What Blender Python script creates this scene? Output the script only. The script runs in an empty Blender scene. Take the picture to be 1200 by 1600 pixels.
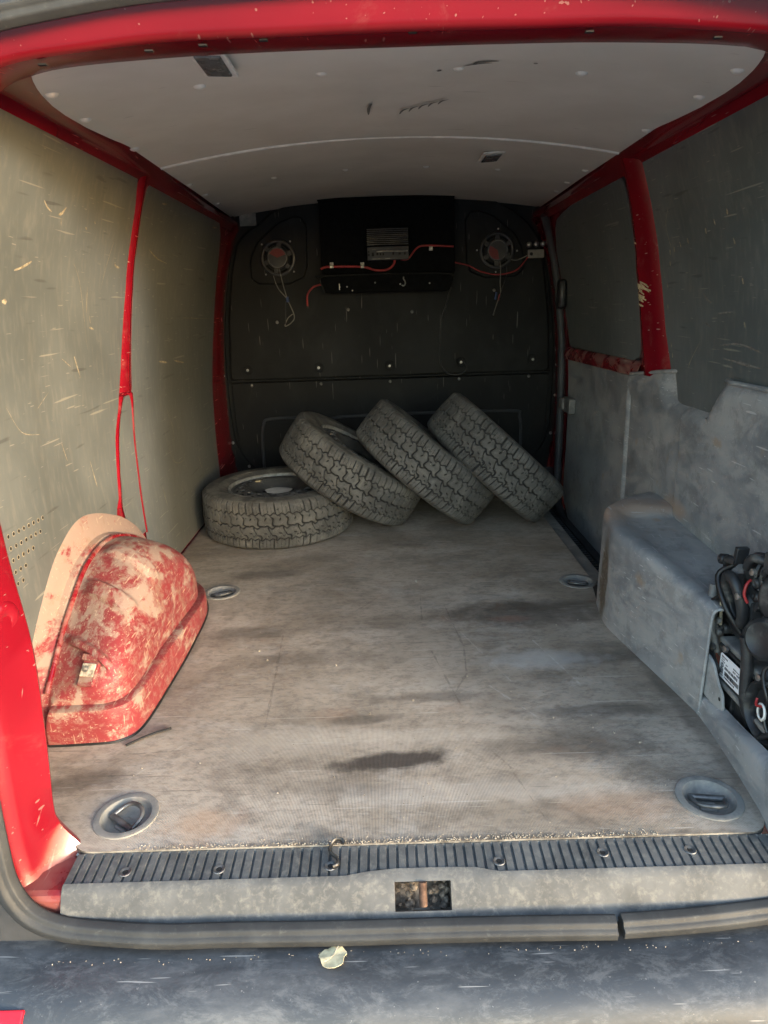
import bpy, bmesh, math, random
from math import sin, cos, pi, radians, sqrt, atan2
from mathutils import Vector, Matrix, geometry
random.seed(7)
S = bpy.context.scene
C = S.collection

# ------------------------------------------------------------------ camera
def cam_setup():
    cd = bpy.data.cameras.new('camera'); co = bpy.data.objects.new('camera', cd); C.objects.link(co)
    pitch, yaw, roll = radians(17.303), radians(-0.207), radians(1.867)
    fw = Vector((sin(yaw), cos(yaw), 0)); r = Vector((cos(yaw), -sin(yaw), 0)); u = Vector((0, 0, 1))
    f2 = fw*cos(pitch) - u*sin(pitch); u2 = u*cos(pitch) + fw*sin(pitch)
    r3 = r*cos(roll) - u2*sin(roll); u3 = u2*cos(roll) + r*sin(roll)
    m = Matrix((r3, u3, -f2)).transposed().to_4x4(); m.translation = (-.041, -.95, .908)
    co.matrix_world = m
    cd.sensor_fit = 'VERTICAL'; cd.sensor_height = 24; cd.lens = 1050/1600*24
    cd.clip_start = .02; cd.clip_end = 1000
    S.camera = co
cam_setup()

# ------------------------------------------------------------------ sky, sun, exposure
SUN_EL, SUN_AZ = 9.0, 131.0          # azimuth clockwise from +Y: behind the camera, to its right
w = bpy.data.worlds.new('World'); S.world = w; w.use_nodes = True
nt = w.node_tree; bg = nt.nodes['Background']
sky = nt.nodes.new('ShaderNodeTexSky'); sky.sky_type = 'NISHITA'; sky.sun_disc = False
sky.sun_elevation = radians(SUN_EL); sky.sun_rotation = radians(SUN_AZ)
sky.air_density = 1.0; sky.dust_density = 1.1; sky.ozone_density = 1.0
nt.links.new(sky.outputs[0], bg.inputs[0]); bg.inputs[1].default_value = .15
sl = bpy.data.lights.new('sun', 'SUN'); so = bpy.data.objects.new('sun', sl); C.objects.link(so)
sl.energy = .36; sl.angle = radians(7); sl.color = (1, .975, .93)
to_sun = Vector((sin(radians(SUN_AZ))*cos(radians(SUN_EL)), cos(radians(SUN_AZ))*cos(radians(SUN_EL)), sin(radians(SUN_EL))))
so.rotation_euler = to_sun.to_track_quat('Z', 'Y').to_euler(); so.location = to_sun*20
S.view_settings.view_transform = 'Standard'; S.view_settings.look = 'None'
S.view_settings.exposure = 3.2; S.view_settings.gamma = 1; S.view_settings.use_curve_mapping = False
S.cycles.max_bounces = 9; S.cycles.diffuse_bounces = 7; S.cycles.glossy_bounces = 3

# ------------------------------------------------------------------ material helpers
class N:
    def __init__(s, name):
        s.m = bpy.data.materials.new(name); s.m.use_nodes = True; s.t = s.m.node_tree; s.t.nodes.clear()
        s.out = s.t.nodes.new('ShaderNodeOutputMaterial'); s.b = s.t.nodes.new('ShaderNodeBsdfPrincipled')
        s.t.links.new(s.b.outputs[0], s.out.inputs[0])
        s.co = s.t.nodes.new('ShaderNodeTexCoord').outputs['Object']
    def put(s, sock, v):
        if isinstance(v, bpy.types.NodeSocket): s.t.links.new(v, sock)
        elif isinstance(v, (tuple, list)) and sock.type == 'RGBA' and len(v) == 3: sock.default_value = (*v, 1)
        else: sock.default_value = v
    def set(s, **k):
        names = dict(col='Base Color', rough='Roughness', metal='Metallic', coat='Coat Weight', coatr='Coat Roughness', spec='Specular IOR Level', nor='Normal', trans='Transmission Weight')
        for a, v in k.items(): s.put(s.b.inputs[names[a]], v)
        return s.m
    def math(s, op, a, b=0.0, clamp=False):
        n = s.t.nodes.new('ShaderNodeMath'); n.operation = op; n.use_clamp = clamp
        s.put(n.inputs[0], a); s.put(n.inputs[1], b); return n.outputs[0]
    def vmul(s, v, k):
        n = s.t.nodes.new('ShaderNodeVectorMath'); n.operation = 'MULTIPLY'; s.put(n.inputs[0], v); s.put(n.inputs[1], k); return n.outputs[0]
    def rot(s, v, e, scale=(1, 1, 1), loc=(0, 0, 0)):
        n = s.t.nodes.new('ShaderNodeMapping'); s.put(n.inputs[0], v); n.inputs[1].default_value = loc
        n.inputs[2].default_value = e; n.inputs[3].default_value = scale; return n.outputs[0]
    def noise(s, scale, detail=4, rough=.55, vec=None, dist=0., W=0.):
        n = s.t.nodes.new('ShaderNodeTexNoise'); n.noise_dimensions = '3D'; v = vec or s.co
        if W:
            a = s.t.nodes.new('ShaderNodeVectorMath'); a.operation = 'ADD'; s.put(a.inputs[0], v); a.inputs[1].default_value = (W*1.37, W*2.11, W*.73); v = a.outputs[0]
        s.put(n.inputs['Vector'], v); n.inputs['Scale'].default_value = scale; n.inputs['Detail'].default_value = detail
        n.inputs['Roughness'].default_value = rough; n.inputs['Distortion'].default_value = dist; return n.outputs[0]
    def ramp(s, v, lo, hi, a=0., b=1.):
        n = s.t.nodes.new('ShaderNodeMapRange'); n.interpolation_type = 'SMOOTHSTEP'; n.clamp = True
        s.put(n.inputs[0], v); s.put(n.inputs[1], lo); s.put(n.inputs[2], hi); s.put(n.inputs[3], a); s.put(n.inputs[4], b); return n.outputs[0]
    def mix(s, f, a, b, mode='MIX'):
        n = s.t.nodes.new('ShaderNodeMix'); n.data_type = 'RGBA'; n.blend_type = mode
        s.put(n.inputs[0], f); s.put(n.inputs[6], a); s.put(n.inputs[7], b); return n.outputs[2]
    def bump(s, h, strength=.3, dist=.002, nor=None):
        n = s.t.nodes.new('ShaderNodeBump'); n.inputs['Strength'].default_value = strength; n.inputs['Distance'].default_value = dist
        s.put(n.inputs['Height'], h)
        if nor: s.put(n.inputs['Normal'], nor)
        return n.outputs[0]
    def scratch(s, scale, width, W, mscale=3., mthr=.55, vec=None, dist=.6):
        a = s.math('ABSOLUTE', s.math('SUBTRACT', s.noise(scale, 1.5, .4, vec, dist, W), .5))
        l = s.ramp(a, 0., width, 1., 0.)
        return s.math('MULTIPLY', l, s.ramp(s.noise(mscale, 3, .6, None, 0, W+11.3), mthr, mthr+.08))
    def streak(s, scale, aspect, thr, W=0., axis=0, angles=(.3, 1.4, 2.5), soft=.03):
        out = None
        for i, a in enumerate(angles):
            e = [0, 0, 0]; e[axis] = a; sc = [1, 1, 1]; sc[(axis+1) % 3] = 1/aspect
            v = s.ramp(s.noise(scale, 1, .4, s.rot(s.co, e, sc), .12, W+i*5.3), thr, thr+soft)
            out = v if out is None else s.math('MAXIMUM', out, v)
        return out
    def xyz(s):
        n = s.t.nodes.new('ShaderNodeSeparateXYZ'); s.put(n.inputs[0], s.co); return n.outputs
    def seg(s, a, b, w, wob=.004):
        a, b = Vector(a), Vector(b); ba = b-a
        def vm(op, x, y=None):
            n = s.t.nodes.new('ShaderNodeVectorMath'); n.operation = op; s.put(n.inputs[0], x)
            if y is not None: s.put(n.inputs[1], tuple(y) if isinstance(y, Vector) else y)
            return n
        if not hasattr(s, 'wn'): s.wn = s.noise(30, 2, .5, None, 0, 77.); s.wn2 = s.noise(55, 3, .6, None, 0, 87.)
        pa = vm('SUBTRACT', s.co, a).outputs[0]
        h = s.math('DIVIDE', vm('DOT_PRODUCT', pa, ba).outputs['Value'], ba.dot(ba), True)
        sc = s.t.nodes.new('ShaderNodeVectorMath'); sc.operation = 'SCALE'; sc.inputs[0].default_value = ba; s.put(sc.inputs['Scale'], h)
        d = vm('LENGTH', vm('SUBTRACT', pa, sc.outputs[0]).outputs[0]).outputs['Value']
        d = s.math('ADD', d, s.math('MULTIPLY', s.math('SUBTRACT', s.wn, .5), wob))
        return s.math('MULTIPLY', s.ramp(s.math('ABSOLUTE', d), w*.3, w, 1., 0.), s.ramp(s.wn2, .3, .55))
    def blob(s, cx, cy, rx, ry, soft=.5, warp=.5, W=0., ax=(0, 1), a=0.):
        if not hasattr(s, 'bn'): s.bn = s.math('SUBTRACT', s.noise(14, 4, .65), .5); s.o3 = s.xyz()
        o = s.o3; nz = s.math('MULTIPLY', s.bn, warp)
        u = s.math('SUBTRACT', o[ax[0]], cx); v = s.math('SUBTRACT', o[ax[1]], cy)
        if a:
            u2 = s.math('ADD', s.math('MULTIPLY', u, cos(a)), s.math('MULTIPLY', v, sin(a)))
            v = s.math('SUBTRACT', s.math('MULTIPLY', v, cos(a)), s.math('MULTIPLY', u, sin(a))); u = u2
        u = s.math('DIVIDE', u, rx); v = s.math('DIVIDE', v, ry)
        d = s.math('SQRT', s.math('ADD', s.math('MULTIPLY', u, u), s.math('MULTIPLY', v, v)))
        return s.ramp(s.math('ADD', d, s.math('MULTIPLY', nz, 2.)), 1.-soft, 1.+soft*.3, 1., 0.)

def simple(name, col, rough=.5, metal=0., nz=.25, scale=30., bump=0.):
    n = N(name); v = n.noise(scale, 4, .6)
    dark = tuple(c*(1-nz) for c in col); lite = tuple(min(1, c*(1+nz)) for c in col)
    k = dict(col=n.mix(n.ramp(v, .3, .7), dark, lite), rough=n.ramp(n.noise(scale*.6, 3, .6, None, 0, 4.), .3, .7, max(.05, rough-.12), min(1, rough+.12)), metal=metal)
    if bump: k['nor'] = n.bump(n.noise(scale*6, 3), bump, .001)
    return n.set(**k)

def mat_red(name, dust=.0, chips=.5, marks=()):
    n = N(name)
    base = n.mix(n.ramp(n.noise(3, 3), .35, .7), (.155, .0032, .009), (.20, .0055, .0125))
    d = n.ramp(n.noise(9, 6, .7, None, .4, 2.), .62-dust*.5, .95-dust*.45)
    d = n.math('MULTIPLY', d, min(1, dust*2.2) if dust else .12)
    if marks: d = n.math('MAXIMUM', d, n.math('MULTIPLY', n.blob(-.63, -.045, .06, .065, .8, 1.3, 0, (0, 2)), .22))
    col = n.mix(d, base, (.36, .28, .22))
    sc = n.streak(130, 16, .76, 3., 0, (.2, 1.2, 2.2))
    sc = n.math('MAXIMUM', sc, n.ramp(n.noise(75, 4, .7, None, 0, 9.), .83-chips*.05, .85-chips*.05))
    for a, b, w in marks: sc = n.math('MAXIMUM', sc, n.seg(a, b, w))
    col = n.mix(n.math('MULTIPLY', sc, .75*chips), col, (.6, .5, .42))
    rg = n.ramp(d, 0, .5, .22, .65)
    return n.set(col=col, rough=rg, coat=.3 if not dust else .08, coatr=.08, nor=n.bump(n.noise(60, 3), .04, .001))

def mat_board():
    n = N('grey_hardboard')
    v = n.noise(2.2, 5, .6); g = n.noise(60, 4, .6, n.vmul(n.co, (1, 1, .25)))
    col = n.mix(n.ramp(v, .3, .7), (.082, .090, .088), (.120, .130, .127))
    col = n.mix(n.math('MULTIPLY', n.ramp(g, .45, .75), .25), col, (.22, .21, .18))
    st = n.noise(5, 5, .65, n.vmul(n.co, (1, 1.2, .35)), .3, 5.)
    col = n.mix(n.math('MULTIPLY', n.ramp(st, .5, .8), .4), col, (.075, .075, .066))
    s1 = n.streak(110, 26, .755, 1., 0, (.15, 1.3, 1.75)); s2 = n.streak(170, 9, .765, 6., 0, (.5, 1.6, 2.4))
    sm = n.ramp(n.noise(70, 2, .5, None, 0, 8.), .775, .80)
    sm = n.math('MULTIPLY', sm, n.ramp(n.noise(3.5, 3, .6, None, 0, 31.), .48, .6))
    col = n.mix(n.math('MULTIPLY', n.math('MAXIMUM', s1, s2), .42), col, (.32, .30, .24))
    col = n.mix(n.math('MULTIPLY', sm, .7), col, (.42, .36, .25))
    dk = n.streak(60, 10, .72, 14., 0, (.1, 2.9, 1.5), .08)
    col = n.mix(n.math('MULTIPLY', dk, .45), col, (.03, .03, .03))
    return n.set(col=col, rough=n.ramp(v, .3, .7, .42, .6), spec=.4, nor=n.bump(g, .08, .001))

def mat_lining():
    n = N('ceiling_lining')
    v = n.noise(4, 5, .6)
    col = n.mix(n.ramp(v, .3, .7), (.53, .50, .45), (.60, .57, .52))
    d = n.ramp(n.noise(6, 5, .7, n.vmul(n.co, (2.2, 1, 1)), .5, 3.), .64, .85)
    col = n.mix(n.math('MULTIPLY', d, .30), col, (.18, .165, .15))
    col = n.mix(n.math('MULTIPLY', n.streak(80, 9, .76, 2., 2, (.1, 1.2), .06), .35), col, (.16, .14, .12))
    return n.set(col=col, rough=.75, nor=n.bump(n.noise(2.5, 3), .25, .02, n.bump(n.noise(300, 2), .05, .0006)))

def mat_floor():
    n = N('floor_mat')
    lo = n.noise(2.3, 5, .62, n.vmul(n.co, (.75, 1.15, 1)), .4)
    col = n.mix(n.ramp(lo, .36, .64), (.285, .236, .182), (.46, .392, .318))
    st = n.noise(9, 6, .72, n.vmul(n.co, (.8, 1.25, 1)), .4, 3.)
    col = n.mix(n.math('MULTIPLY', n.ramp(st, .47, .64), .36), col, (.085, .07, .058))
    st2 = n.noise(7, 8, .74, n.vmul(n.co, (.6, 1.3, 1)), .3, 8.)
    col = n.mix(n.math('MULTIPLY', n.ramp(st2, .50, .64), .33), col, (.50, .46, .41))
    fine = n.noise(60, 8, .8, n.vmul(n.co, (.7, 1.3, 1)), 0, 12.)
    col = n.mix(n.math('MULTIPLY', n.ramp(fine, .46, .62), .34), col, (.08, .068, .058))
    rust = n.ramp(n.noise(6, 4, .6, None, .4, 21.), .60, .78)
    col = n.mix(n.math('MULTIPLY', rust, .28), col, (.30, .13, .06))
    # stains that lie on the mat itself
    for i, (cx, cy, rx, ry, k, a) in enumerate([(-.05, .228, .14, .032, .92, .10), (-.11, .375, .10, .022, .5, .1), (-.10, .142, .09, .022, .45, 0), (.40, .90, .34, .10, .6, 0),
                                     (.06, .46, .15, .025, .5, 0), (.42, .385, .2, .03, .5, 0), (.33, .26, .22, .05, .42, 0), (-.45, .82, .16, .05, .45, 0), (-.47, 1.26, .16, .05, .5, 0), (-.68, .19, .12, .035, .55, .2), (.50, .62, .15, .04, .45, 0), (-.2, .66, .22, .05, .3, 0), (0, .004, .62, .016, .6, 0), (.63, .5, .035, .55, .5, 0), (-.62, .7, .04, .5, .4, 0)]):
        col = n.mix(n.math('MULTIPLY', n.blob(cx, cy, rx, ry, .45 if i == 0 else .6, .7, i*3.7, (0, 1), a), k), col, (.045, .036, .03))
    for i, (cx, cy, rx, ry, k, c2) in enumerate([(.32, .86, .07, .025, .22, (.36, .14, .09)), (.38, .08, .16, .05, .25, (.36, .2, .12)), (-.40, .06, .07, .05, .4, (.45, .26, .14)), (.36, .62, .16, .06, .5, (.52, .5, .47)), (-.3, .3, .25, .07, .35, (.55, .49, .41)), (.02, .31, .25, .03, .4, (.55, .48, .40)), (.1, .13, .35, .04, .4, (.56, .5, .43))]):
        col = n.mix(n.math('MULTIPLY', n.blob(cx, cy, rx, ry, .7, .8, 50+i*2.1), k), col, c2)
    col = n.mix(n.math('MULTIPLY', n.streak(120, 30, .76, 5., 2, (1.0, 1.45, 1.9)), .4), col, (.07, .055, .045))
    col = n.mix(n.math('MULTIPLY', n.streak(150, 30, .765, 15., 2, (.7, 1.2, 1.9)), .35), col, (.6, .56, .5))
    col = n.mix(n.math('MULTIPLY', n.streak(160, 8, .75, 25., 2, (.05, 3.0)), .22), col, (.6, .55, .48))
    for a, b, w, k, c2 in [((.06, 1.05), (.055, .86), .004, .6, 0), ((.13, .97), (.16, .70), .0035, .6, 0), ((.16, .70), (.15, .56), .0035, .6, 0), ((.15, .56), (.11, .47), .003, .5, 0), ((.07, .68), (.12, .42), .0035, .6, 0), ((-.35, .80), (-.33, .36), .004, .55, 0),
                           ((-.72, .52), (-.40, .54), .003, .6, 0), ((.20, .50), (.29, .36), .0025, .5, 1), ((.19, .21), (.23, .06), .003, .6, 0), ((.17, .24), (.20, .19), .003, .5, 0), ((-.60, .17), (-.50, .30), .002, .5, 1), ((-.14, .95), (-.05, 1.08), .003, .4, 0), ((.35, .74), (.42, .50), .003, .5, 1), ((-.62, .275), (-.45, .285), .0025, .6, 0), ((.12, .9), (.28, .45), .0022, .4, 1)]:
        col = n.mix(n.math('MULTIPLY', n.seg((*a, 0), (*b, 0), w*.75, .012), k*.6), col, (.62, .58, .52) if c2 else (.055, .045, .038))
    sp = n.ramp(n.noise(120, 2, .5, None, 0, 41.), .79, .81)
    col = n.mix(n.math('MULTIPLY', sp, .6), col, (.6, .52, .4))
    o = n.xyz()
    wv = n.math('MULTIPLY', n.math('SINE', n.math('MULTIPLY', n.math('ADD', o[0], o[1]), 1150.)), n.math('SINE', n.math('MULTIPLY', n.math('SUBTRACT', o[0], o[1]), 1150.)))
    col = n.mix(n.ramp(wv, -.6, .8, .20, 0.), col, (.06, .05, .045))
    return n.set(col=col, rough=n.ramp(st, .4, .7, .75, .5), spec=.35, nor=n.bump(wv, .5, .0012, n.bump(fine, .15, .002)))

def mat_trim():
    n = N('grey_plastic_trim')
    v = n.noise(3, 5, .6)
    col = n.mix(n.ramp(v, .3, .7), (.15, .155, .160), (.27, .275, .278))
    du = n.ramp(n.noise(9, 9, .78, n.vmul(n.co, (1, .6, 1.3)), .5, 3.), .44, .57)
    col = n.mix(n.math('MULTIPLY', du, .45), col, (.39, .375, .345))
    dk = n.ramp(n.noise(13, 8, .76, None, .3, 7.), .52, .62)
    col = n.mix(n.math('MULTIPLY', dk, .28), col, (.075, .073, .07))
    col = n.mix(n.math('MULTIPLY', n.blob(.865, .12, .05, .14, .3, .5, 3., (1, 2)), .85), col, (.10, .075, .045))
    col = n.mix(n.math('MULTIPLY', n.blob(.96, .30, .12, .03, .8, .5, 6., (1, 2)), .6), col, (.36, .23, .15))
    col = n.mix(n.math('MULTIPLY', n.ramp(n.noise(9, 3, .5, None, .2, 17.), .66, .76), .5), col, (.30, .2, .11))
    col = n.mix(n.math('MULTIPLY', n.streak(130, 14, .75, 2.4, 0, (.4, 1.5, 2.2)), .6), col, (.48, .47, .45))
    col = n.mix(n.math('MULTIPLY', n.streak(150, 14, .75, 12., 2, (.3, 1.1, 1.9)), .5), col, (.45, .44, .42))
    sm = n.ramp(n.noise(75, 2, .5, None, 0, 8.), .77, .79)
    col = n.mix(n.math('MULTIPLY', sm, .6), col, (.6, .58, .53))
    return n.set(col=col, rough=n.ramp(du, 0, 1, .45, .75), spec=.4, nor=n.bump(n.noise(160, 3), .12, .0008))

def mat_arch():
    n = N('dusty_red_arch')
    o = n.xyz()
    base = n.mix(n.ramp(n.noise(5, 3), .35, .7), (.15, .006, .014), (.20, .012, .022))
    dz = n.noise(17, 9, .74, n.vmul(n.co, (1, .55, 1.)), .3, 2.)
    outer = n.math('MULTIPLY', n.ramp(o[0], -.838, -.805, .10, 0.), 1.)
    up = n.ramp(o[2], .06, .30, -.05, .05)
    d = n.ramp(n.math('ADD', n.math('ADD', dz, outer), up), .475, .585)
    col = n.mix(n.math('ADD', n.math('MULTIPLY', d, .62), .08), base, (.285, .25, .20))
    d2 = n.ramp(n.noise(48, 8, .8, n.vmul(n.co, (1, 1, 1.5)), .3, 7.), .48, .60)
    col = n.mix(n.math('MULTIPLY', d2, .35), col, (.25, .19, .15))
    br = n.ramp(n.noise(10, 8, .76, None, .4, 12.), .53, .62)
    col = n.mix(n.math('MULTIPLY', br, .5), col, (.21, .14, .10))
    sc = n.math('MAXIMUM', n.streak(150, 12, .715, 3., 0, (.4, 1.3, 2.2)), n.streak(190, 9, .72, 9., 1, (.5, 1.6)))
    col = n.mix(n.math('MULTIPLY', sc, .5), col, (.40, .32, .23))
    return n.set(col=col, rough=n.ramp(d, 0, 1, .5, .9), spec=.25, nor=n.bump(dz, .15, .003))

def mat_bumper():
    n = N('weathered_black_bumper')
    v = n.noise(5, 9, .74, n.vmul(n.co, (.6, 1.3, 1)), .3)
    col = n.mix(n.ramp(v, .40, .60), (.036, .040, .045), (.070, .075, .081))
    w2 = n.ramp(n.noise(26, 9, .8, n.vmul(n.co, (.5, 1, 1)), .4, 3.), .48, .64)
    col = n.mix(n.math('MULTIPLY', w2, .25), col, (.22, .225, .225))
    dk = n.ramp(n.noise(18, 9, .78, n.vmul(n.co, (.7, 1.2, 1)), .2, 5.), .50, .58)
    col = n.mix(n.math('MULTIPLY', dk, .2), col, (.03, .033, .037))
    col = n.mix(n.math('MULTIPLY', n.streak(150, 20, .765, 2., 2, (.15, .6, 1.2, 2.4)), .4), col, (.45, .44, .42))
    sp = n.ramp(n.noise(170, 2, .5, None, 0, 6.), .72, .76)
    col = n.mix(n.math('MULTIPLY', sp, .25), col, (.4, .38, .35))
    return n.set(col=col, rough=n.ramp(v, .3, .7, .38, .6), nor=n.bump(n.noise(220, 3), .2, .0008))

def mat_rubber(name, a, b, dusty, dcol=(.33, .31, .27), rough=.7, dk=.7, sc=16):
    n = N(name)
    v = n.noise(8, 5, .65, None, .2)
    col = n.mix(n.ramp(v, .3, .7), a, b)
    d = n.ramp(n.noise(sc, 6, .72, None, .3, 3.), .68-dusty*.35, .95-dusty*.35)
    col = n.mix(n.math('MULTIPLY', d, dk), col, dcol)
    return n.set(col=col, rough=rough, spec=.35, nor=n.bump(n.noise(90, 4, .7), .25, .0012))

def mat_tread():
    n = N('worn_tyre_tread')
    oi = n.t.nodes.new('ShaderNodeObjectInfo'); oc = n.co
    ad = n.t.nodes.new('ShaderNodeVectorMath'); ad.operation = 'ADD'; n.put(ad.inputs[0], n.co)
    cb = n.t.nodes.new('ShaderNodeCombineXYZ'); n.put(cb.inputs[0], n.math('MULTIPLY', oi.outputs['Random'], 9.)); n.put(cb.inputs[2], n.math('MULTIPLY', oi.outputs['Random'], 5.)); n.put(ad.inputs[1], cb.outputs[0]); n.co = ad.outputs[0]
    v = n.noise(12, 5, .65)
    col = n.mix(n.ramp(v, .3, .7), (.058, .056, .051), (.10, .097, .088))
    d = n.ramp(n.noise(45, 5, .75, None, .2, 4.), .5, .72)
    col = n.mix(n.math('MULTIPLY', d, .5), col, (.155, .148, .132))
    sp = n.ramp(n.noise(150, 2, .5, None, 0, 9.), .755, .78)
    col = n.mix(n.math('MULTIPLY', sp, .6), col, (.5, .48, .44))
    mud = n.ramp(n.noise(7, 7, .75, None, .4, 14.), .48, .68)
    col = n.mix(n.math('MULTIPLY', mud, .7), col, (.17, .162, .142))
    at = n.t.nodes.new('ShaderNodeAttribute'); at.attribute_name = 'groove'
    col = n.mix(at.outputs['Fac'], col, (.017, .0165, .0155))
    return n.set(col=col, rough=.82, spec=.3, nor=n.bump(n.noise(260, 4, .7), .35, .001))

def mat_bulk():
    n = N('black_bulkhead')
    v = n.noise(3, 5, .6)
    col = n.mix(n.ramp(v, .3, .7), (.0065, .0070, .0073), (.011, .0114, .0114))
    d = n.ramp(n.noise(5, 6, .7, n.vmul(n.co, (1, 1, .6)), .5, 4.), .46, .66)
    col = n.mix(n.math('MULTIPLY', d, .32), col, (.028, .028, .0275))
    col = n.mix(n.math('MULTIPLY', n.streak(130, 18, .765, 2., 1, (.05, 1.5, 1.62)), .5), col, (.22, .2, .18))
    sm = n.ramp(n.noise(60, 2, .5, None, 0, 8.), .79, .81)
    col = n.mix(n.math('MULTIPLY', sm, .6), col, (.35, .3, .26))
    return n.set(col=col, rough=n.ramp(v, .3, .7, .5, .65), spec=.16, nor=n.bump(n.noise(220, 2), .06, .0006, n.bump(n.noise(3.5, 2), .2, .02)))

M = {}
M['red'] = mat_red('red_paint', 0., .35)
M['red_scuffed'] = mat_red('scuffed_red_paint', .16, .5)
M['red_frame'] = mat_red('rear_frame_red_paint', .10, .25, [((-.652, .035, .10), (-.672, -.015, .04), .0022), ((-.635, .02, .03), (-.648, -.02, -.02), .003), ((-.66, -.01, .0), (-.648, -.02, -.025), .002), ((-.655, .06, .17), (-.66, .05, .145), .002), ((-.67, .06, .3), (-.68, .04, .25), .0015)])
M['red_dusty'] = mat_red('dusty_red_paint', .42, .5)
M['board'] = mat_board(); M['lining'] = mat_lining(); M['floor'] = mat_floor(); M['trim'] = mat_trim(); M['arch'] = mat_arch()
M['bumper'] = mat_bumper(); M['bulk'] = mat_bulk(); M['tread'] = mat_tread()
M['sidewall'] = mat_rubber('tyre_sidewall', (.045, .044, .040), (.08, .077, .070), .8, (.19, .18, .155))
M['seal'] = mat_rubber('rubber_seal', (.020, .021, .022), (.04, .0415, .042), .35, (.12, .118, .108), .6, .5, 60)
M['sillmat'] = mat_rubber('ribbed_sill_plastic', (.05, .052, .053), (.095, .097, .097), .65, (.19, .183, .16), .65, .5, 70)
M['pan'] = mat_rubber('dirty_floor_pan', (.05, .045, .04), (.10, .09, .08), .9)
M['step'] = mat_rubber('black_step', (.028, .03, .033), (.05, .052, .056), .3, (.12, .12, .12), .55)
M['black'] = simple('black_plastic', (.016, .016, .017), .42, 0, .3, 30, .1)
M['matt'] = simple('matt_black_felt', (.0045, .0048, .0052), .95, 0, .3, 60)
M['matt'].node_tree.nodes['Principled BSDF'].inputs['Specular IOR Level'].default_value = .1
M['unit'] = mat_rubber('dusty_black_plastic', (.014, .014, .015), (.028, .028, .029), .5, (.15, .145, .13), .38)
M['unitgrey'] = mat_rubber('dusty_grey_casting', (.10, .10, .10), (.17, .17, .165), .8, (.3, .28, .25), .5)
M['rim'] = mat_rubber('black_steel_rim', (.045, .045, .044), (.08, .078, .074), .5, (.25, .23, .195), .42)
M['rimedge'] = simple('worn_rim_lip', (.26, .25, .22), .5, .2, .35, 40)
M['steel'] = simple('dull_steel', (.30, .29, .27), .42, .8, .35, 40)
M['ring'] = simple('grey_tie_ring', (.11, .11, .11), .45, .5, .4, 40)
M['dish'] = mat_rubber('grey_dish', (.13, .128, .12), (.2, .195, .18), .7, (.32, .29, .25))
M['rust'] = simple('rusty_steel', (.095, .052, .034), .75, .3, .5, 60)
M['dirt'] = simple('loose_dirt', (.11, .09, .07), .95, 0, .7, 120)
M['white'] = simple('white_plastic', (.62, .6, .56), .5, 0, .12, 30)
M['lens'] = simple('grey_lamp_lens', (.12, .12, .115), .2, 0, .2, 60)
M['redwire'] = simple('red_cable', (.30, .02, .02), .45, 0, .2, 30)
M['greywire'] = simple('grey_cable', (.19, .18, .155), .5, 0, .2, 30)
M['blackwire'] = simple('black_cable', (.012, .012, .012), .45, 0, .2, 30)
M['blue'] = simple('blue_connector', (.03, .06, .17), .45)
M['conemesh'] = simple('red_speaker_cone', (.17, .03, .028), .7, 0, .35, 400)
M['tan'] = simple('bare_tan_scrape', (.42, .34, .20), .8, 0, .35, 90)
M['scuff'] = simple('pale_scratch', (.28, .24, .165), .8, 0, .4, 90)
M['darkscuff'] = simple('dark_scuff', (.14, .13, .115), .85, 0, .3, 90)
M['paper'] = simple('white_label', (.78, .78, .80), .45, 0, .03, 20)
M['ink'] = simple('label_ink', (.03, .03, .035), .6)
M['leaf'] = simple('dry_leaf', (.58, .49, .30), .85, 0, .2, 60)
M['crumb'] = simple('pale_crumb', (.36, .31, .24), .9, 0, .5, 90)
M['reflector'] = simple('red_reflector', (.55, .008, .02), .15)
M['hole'] = simple('dark_hole', (.006, .006, .006), .9)
M['concrete'] = simple('concrete_ground', (.24, .235, .225), .9, 0, .25, 3.)

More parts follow.
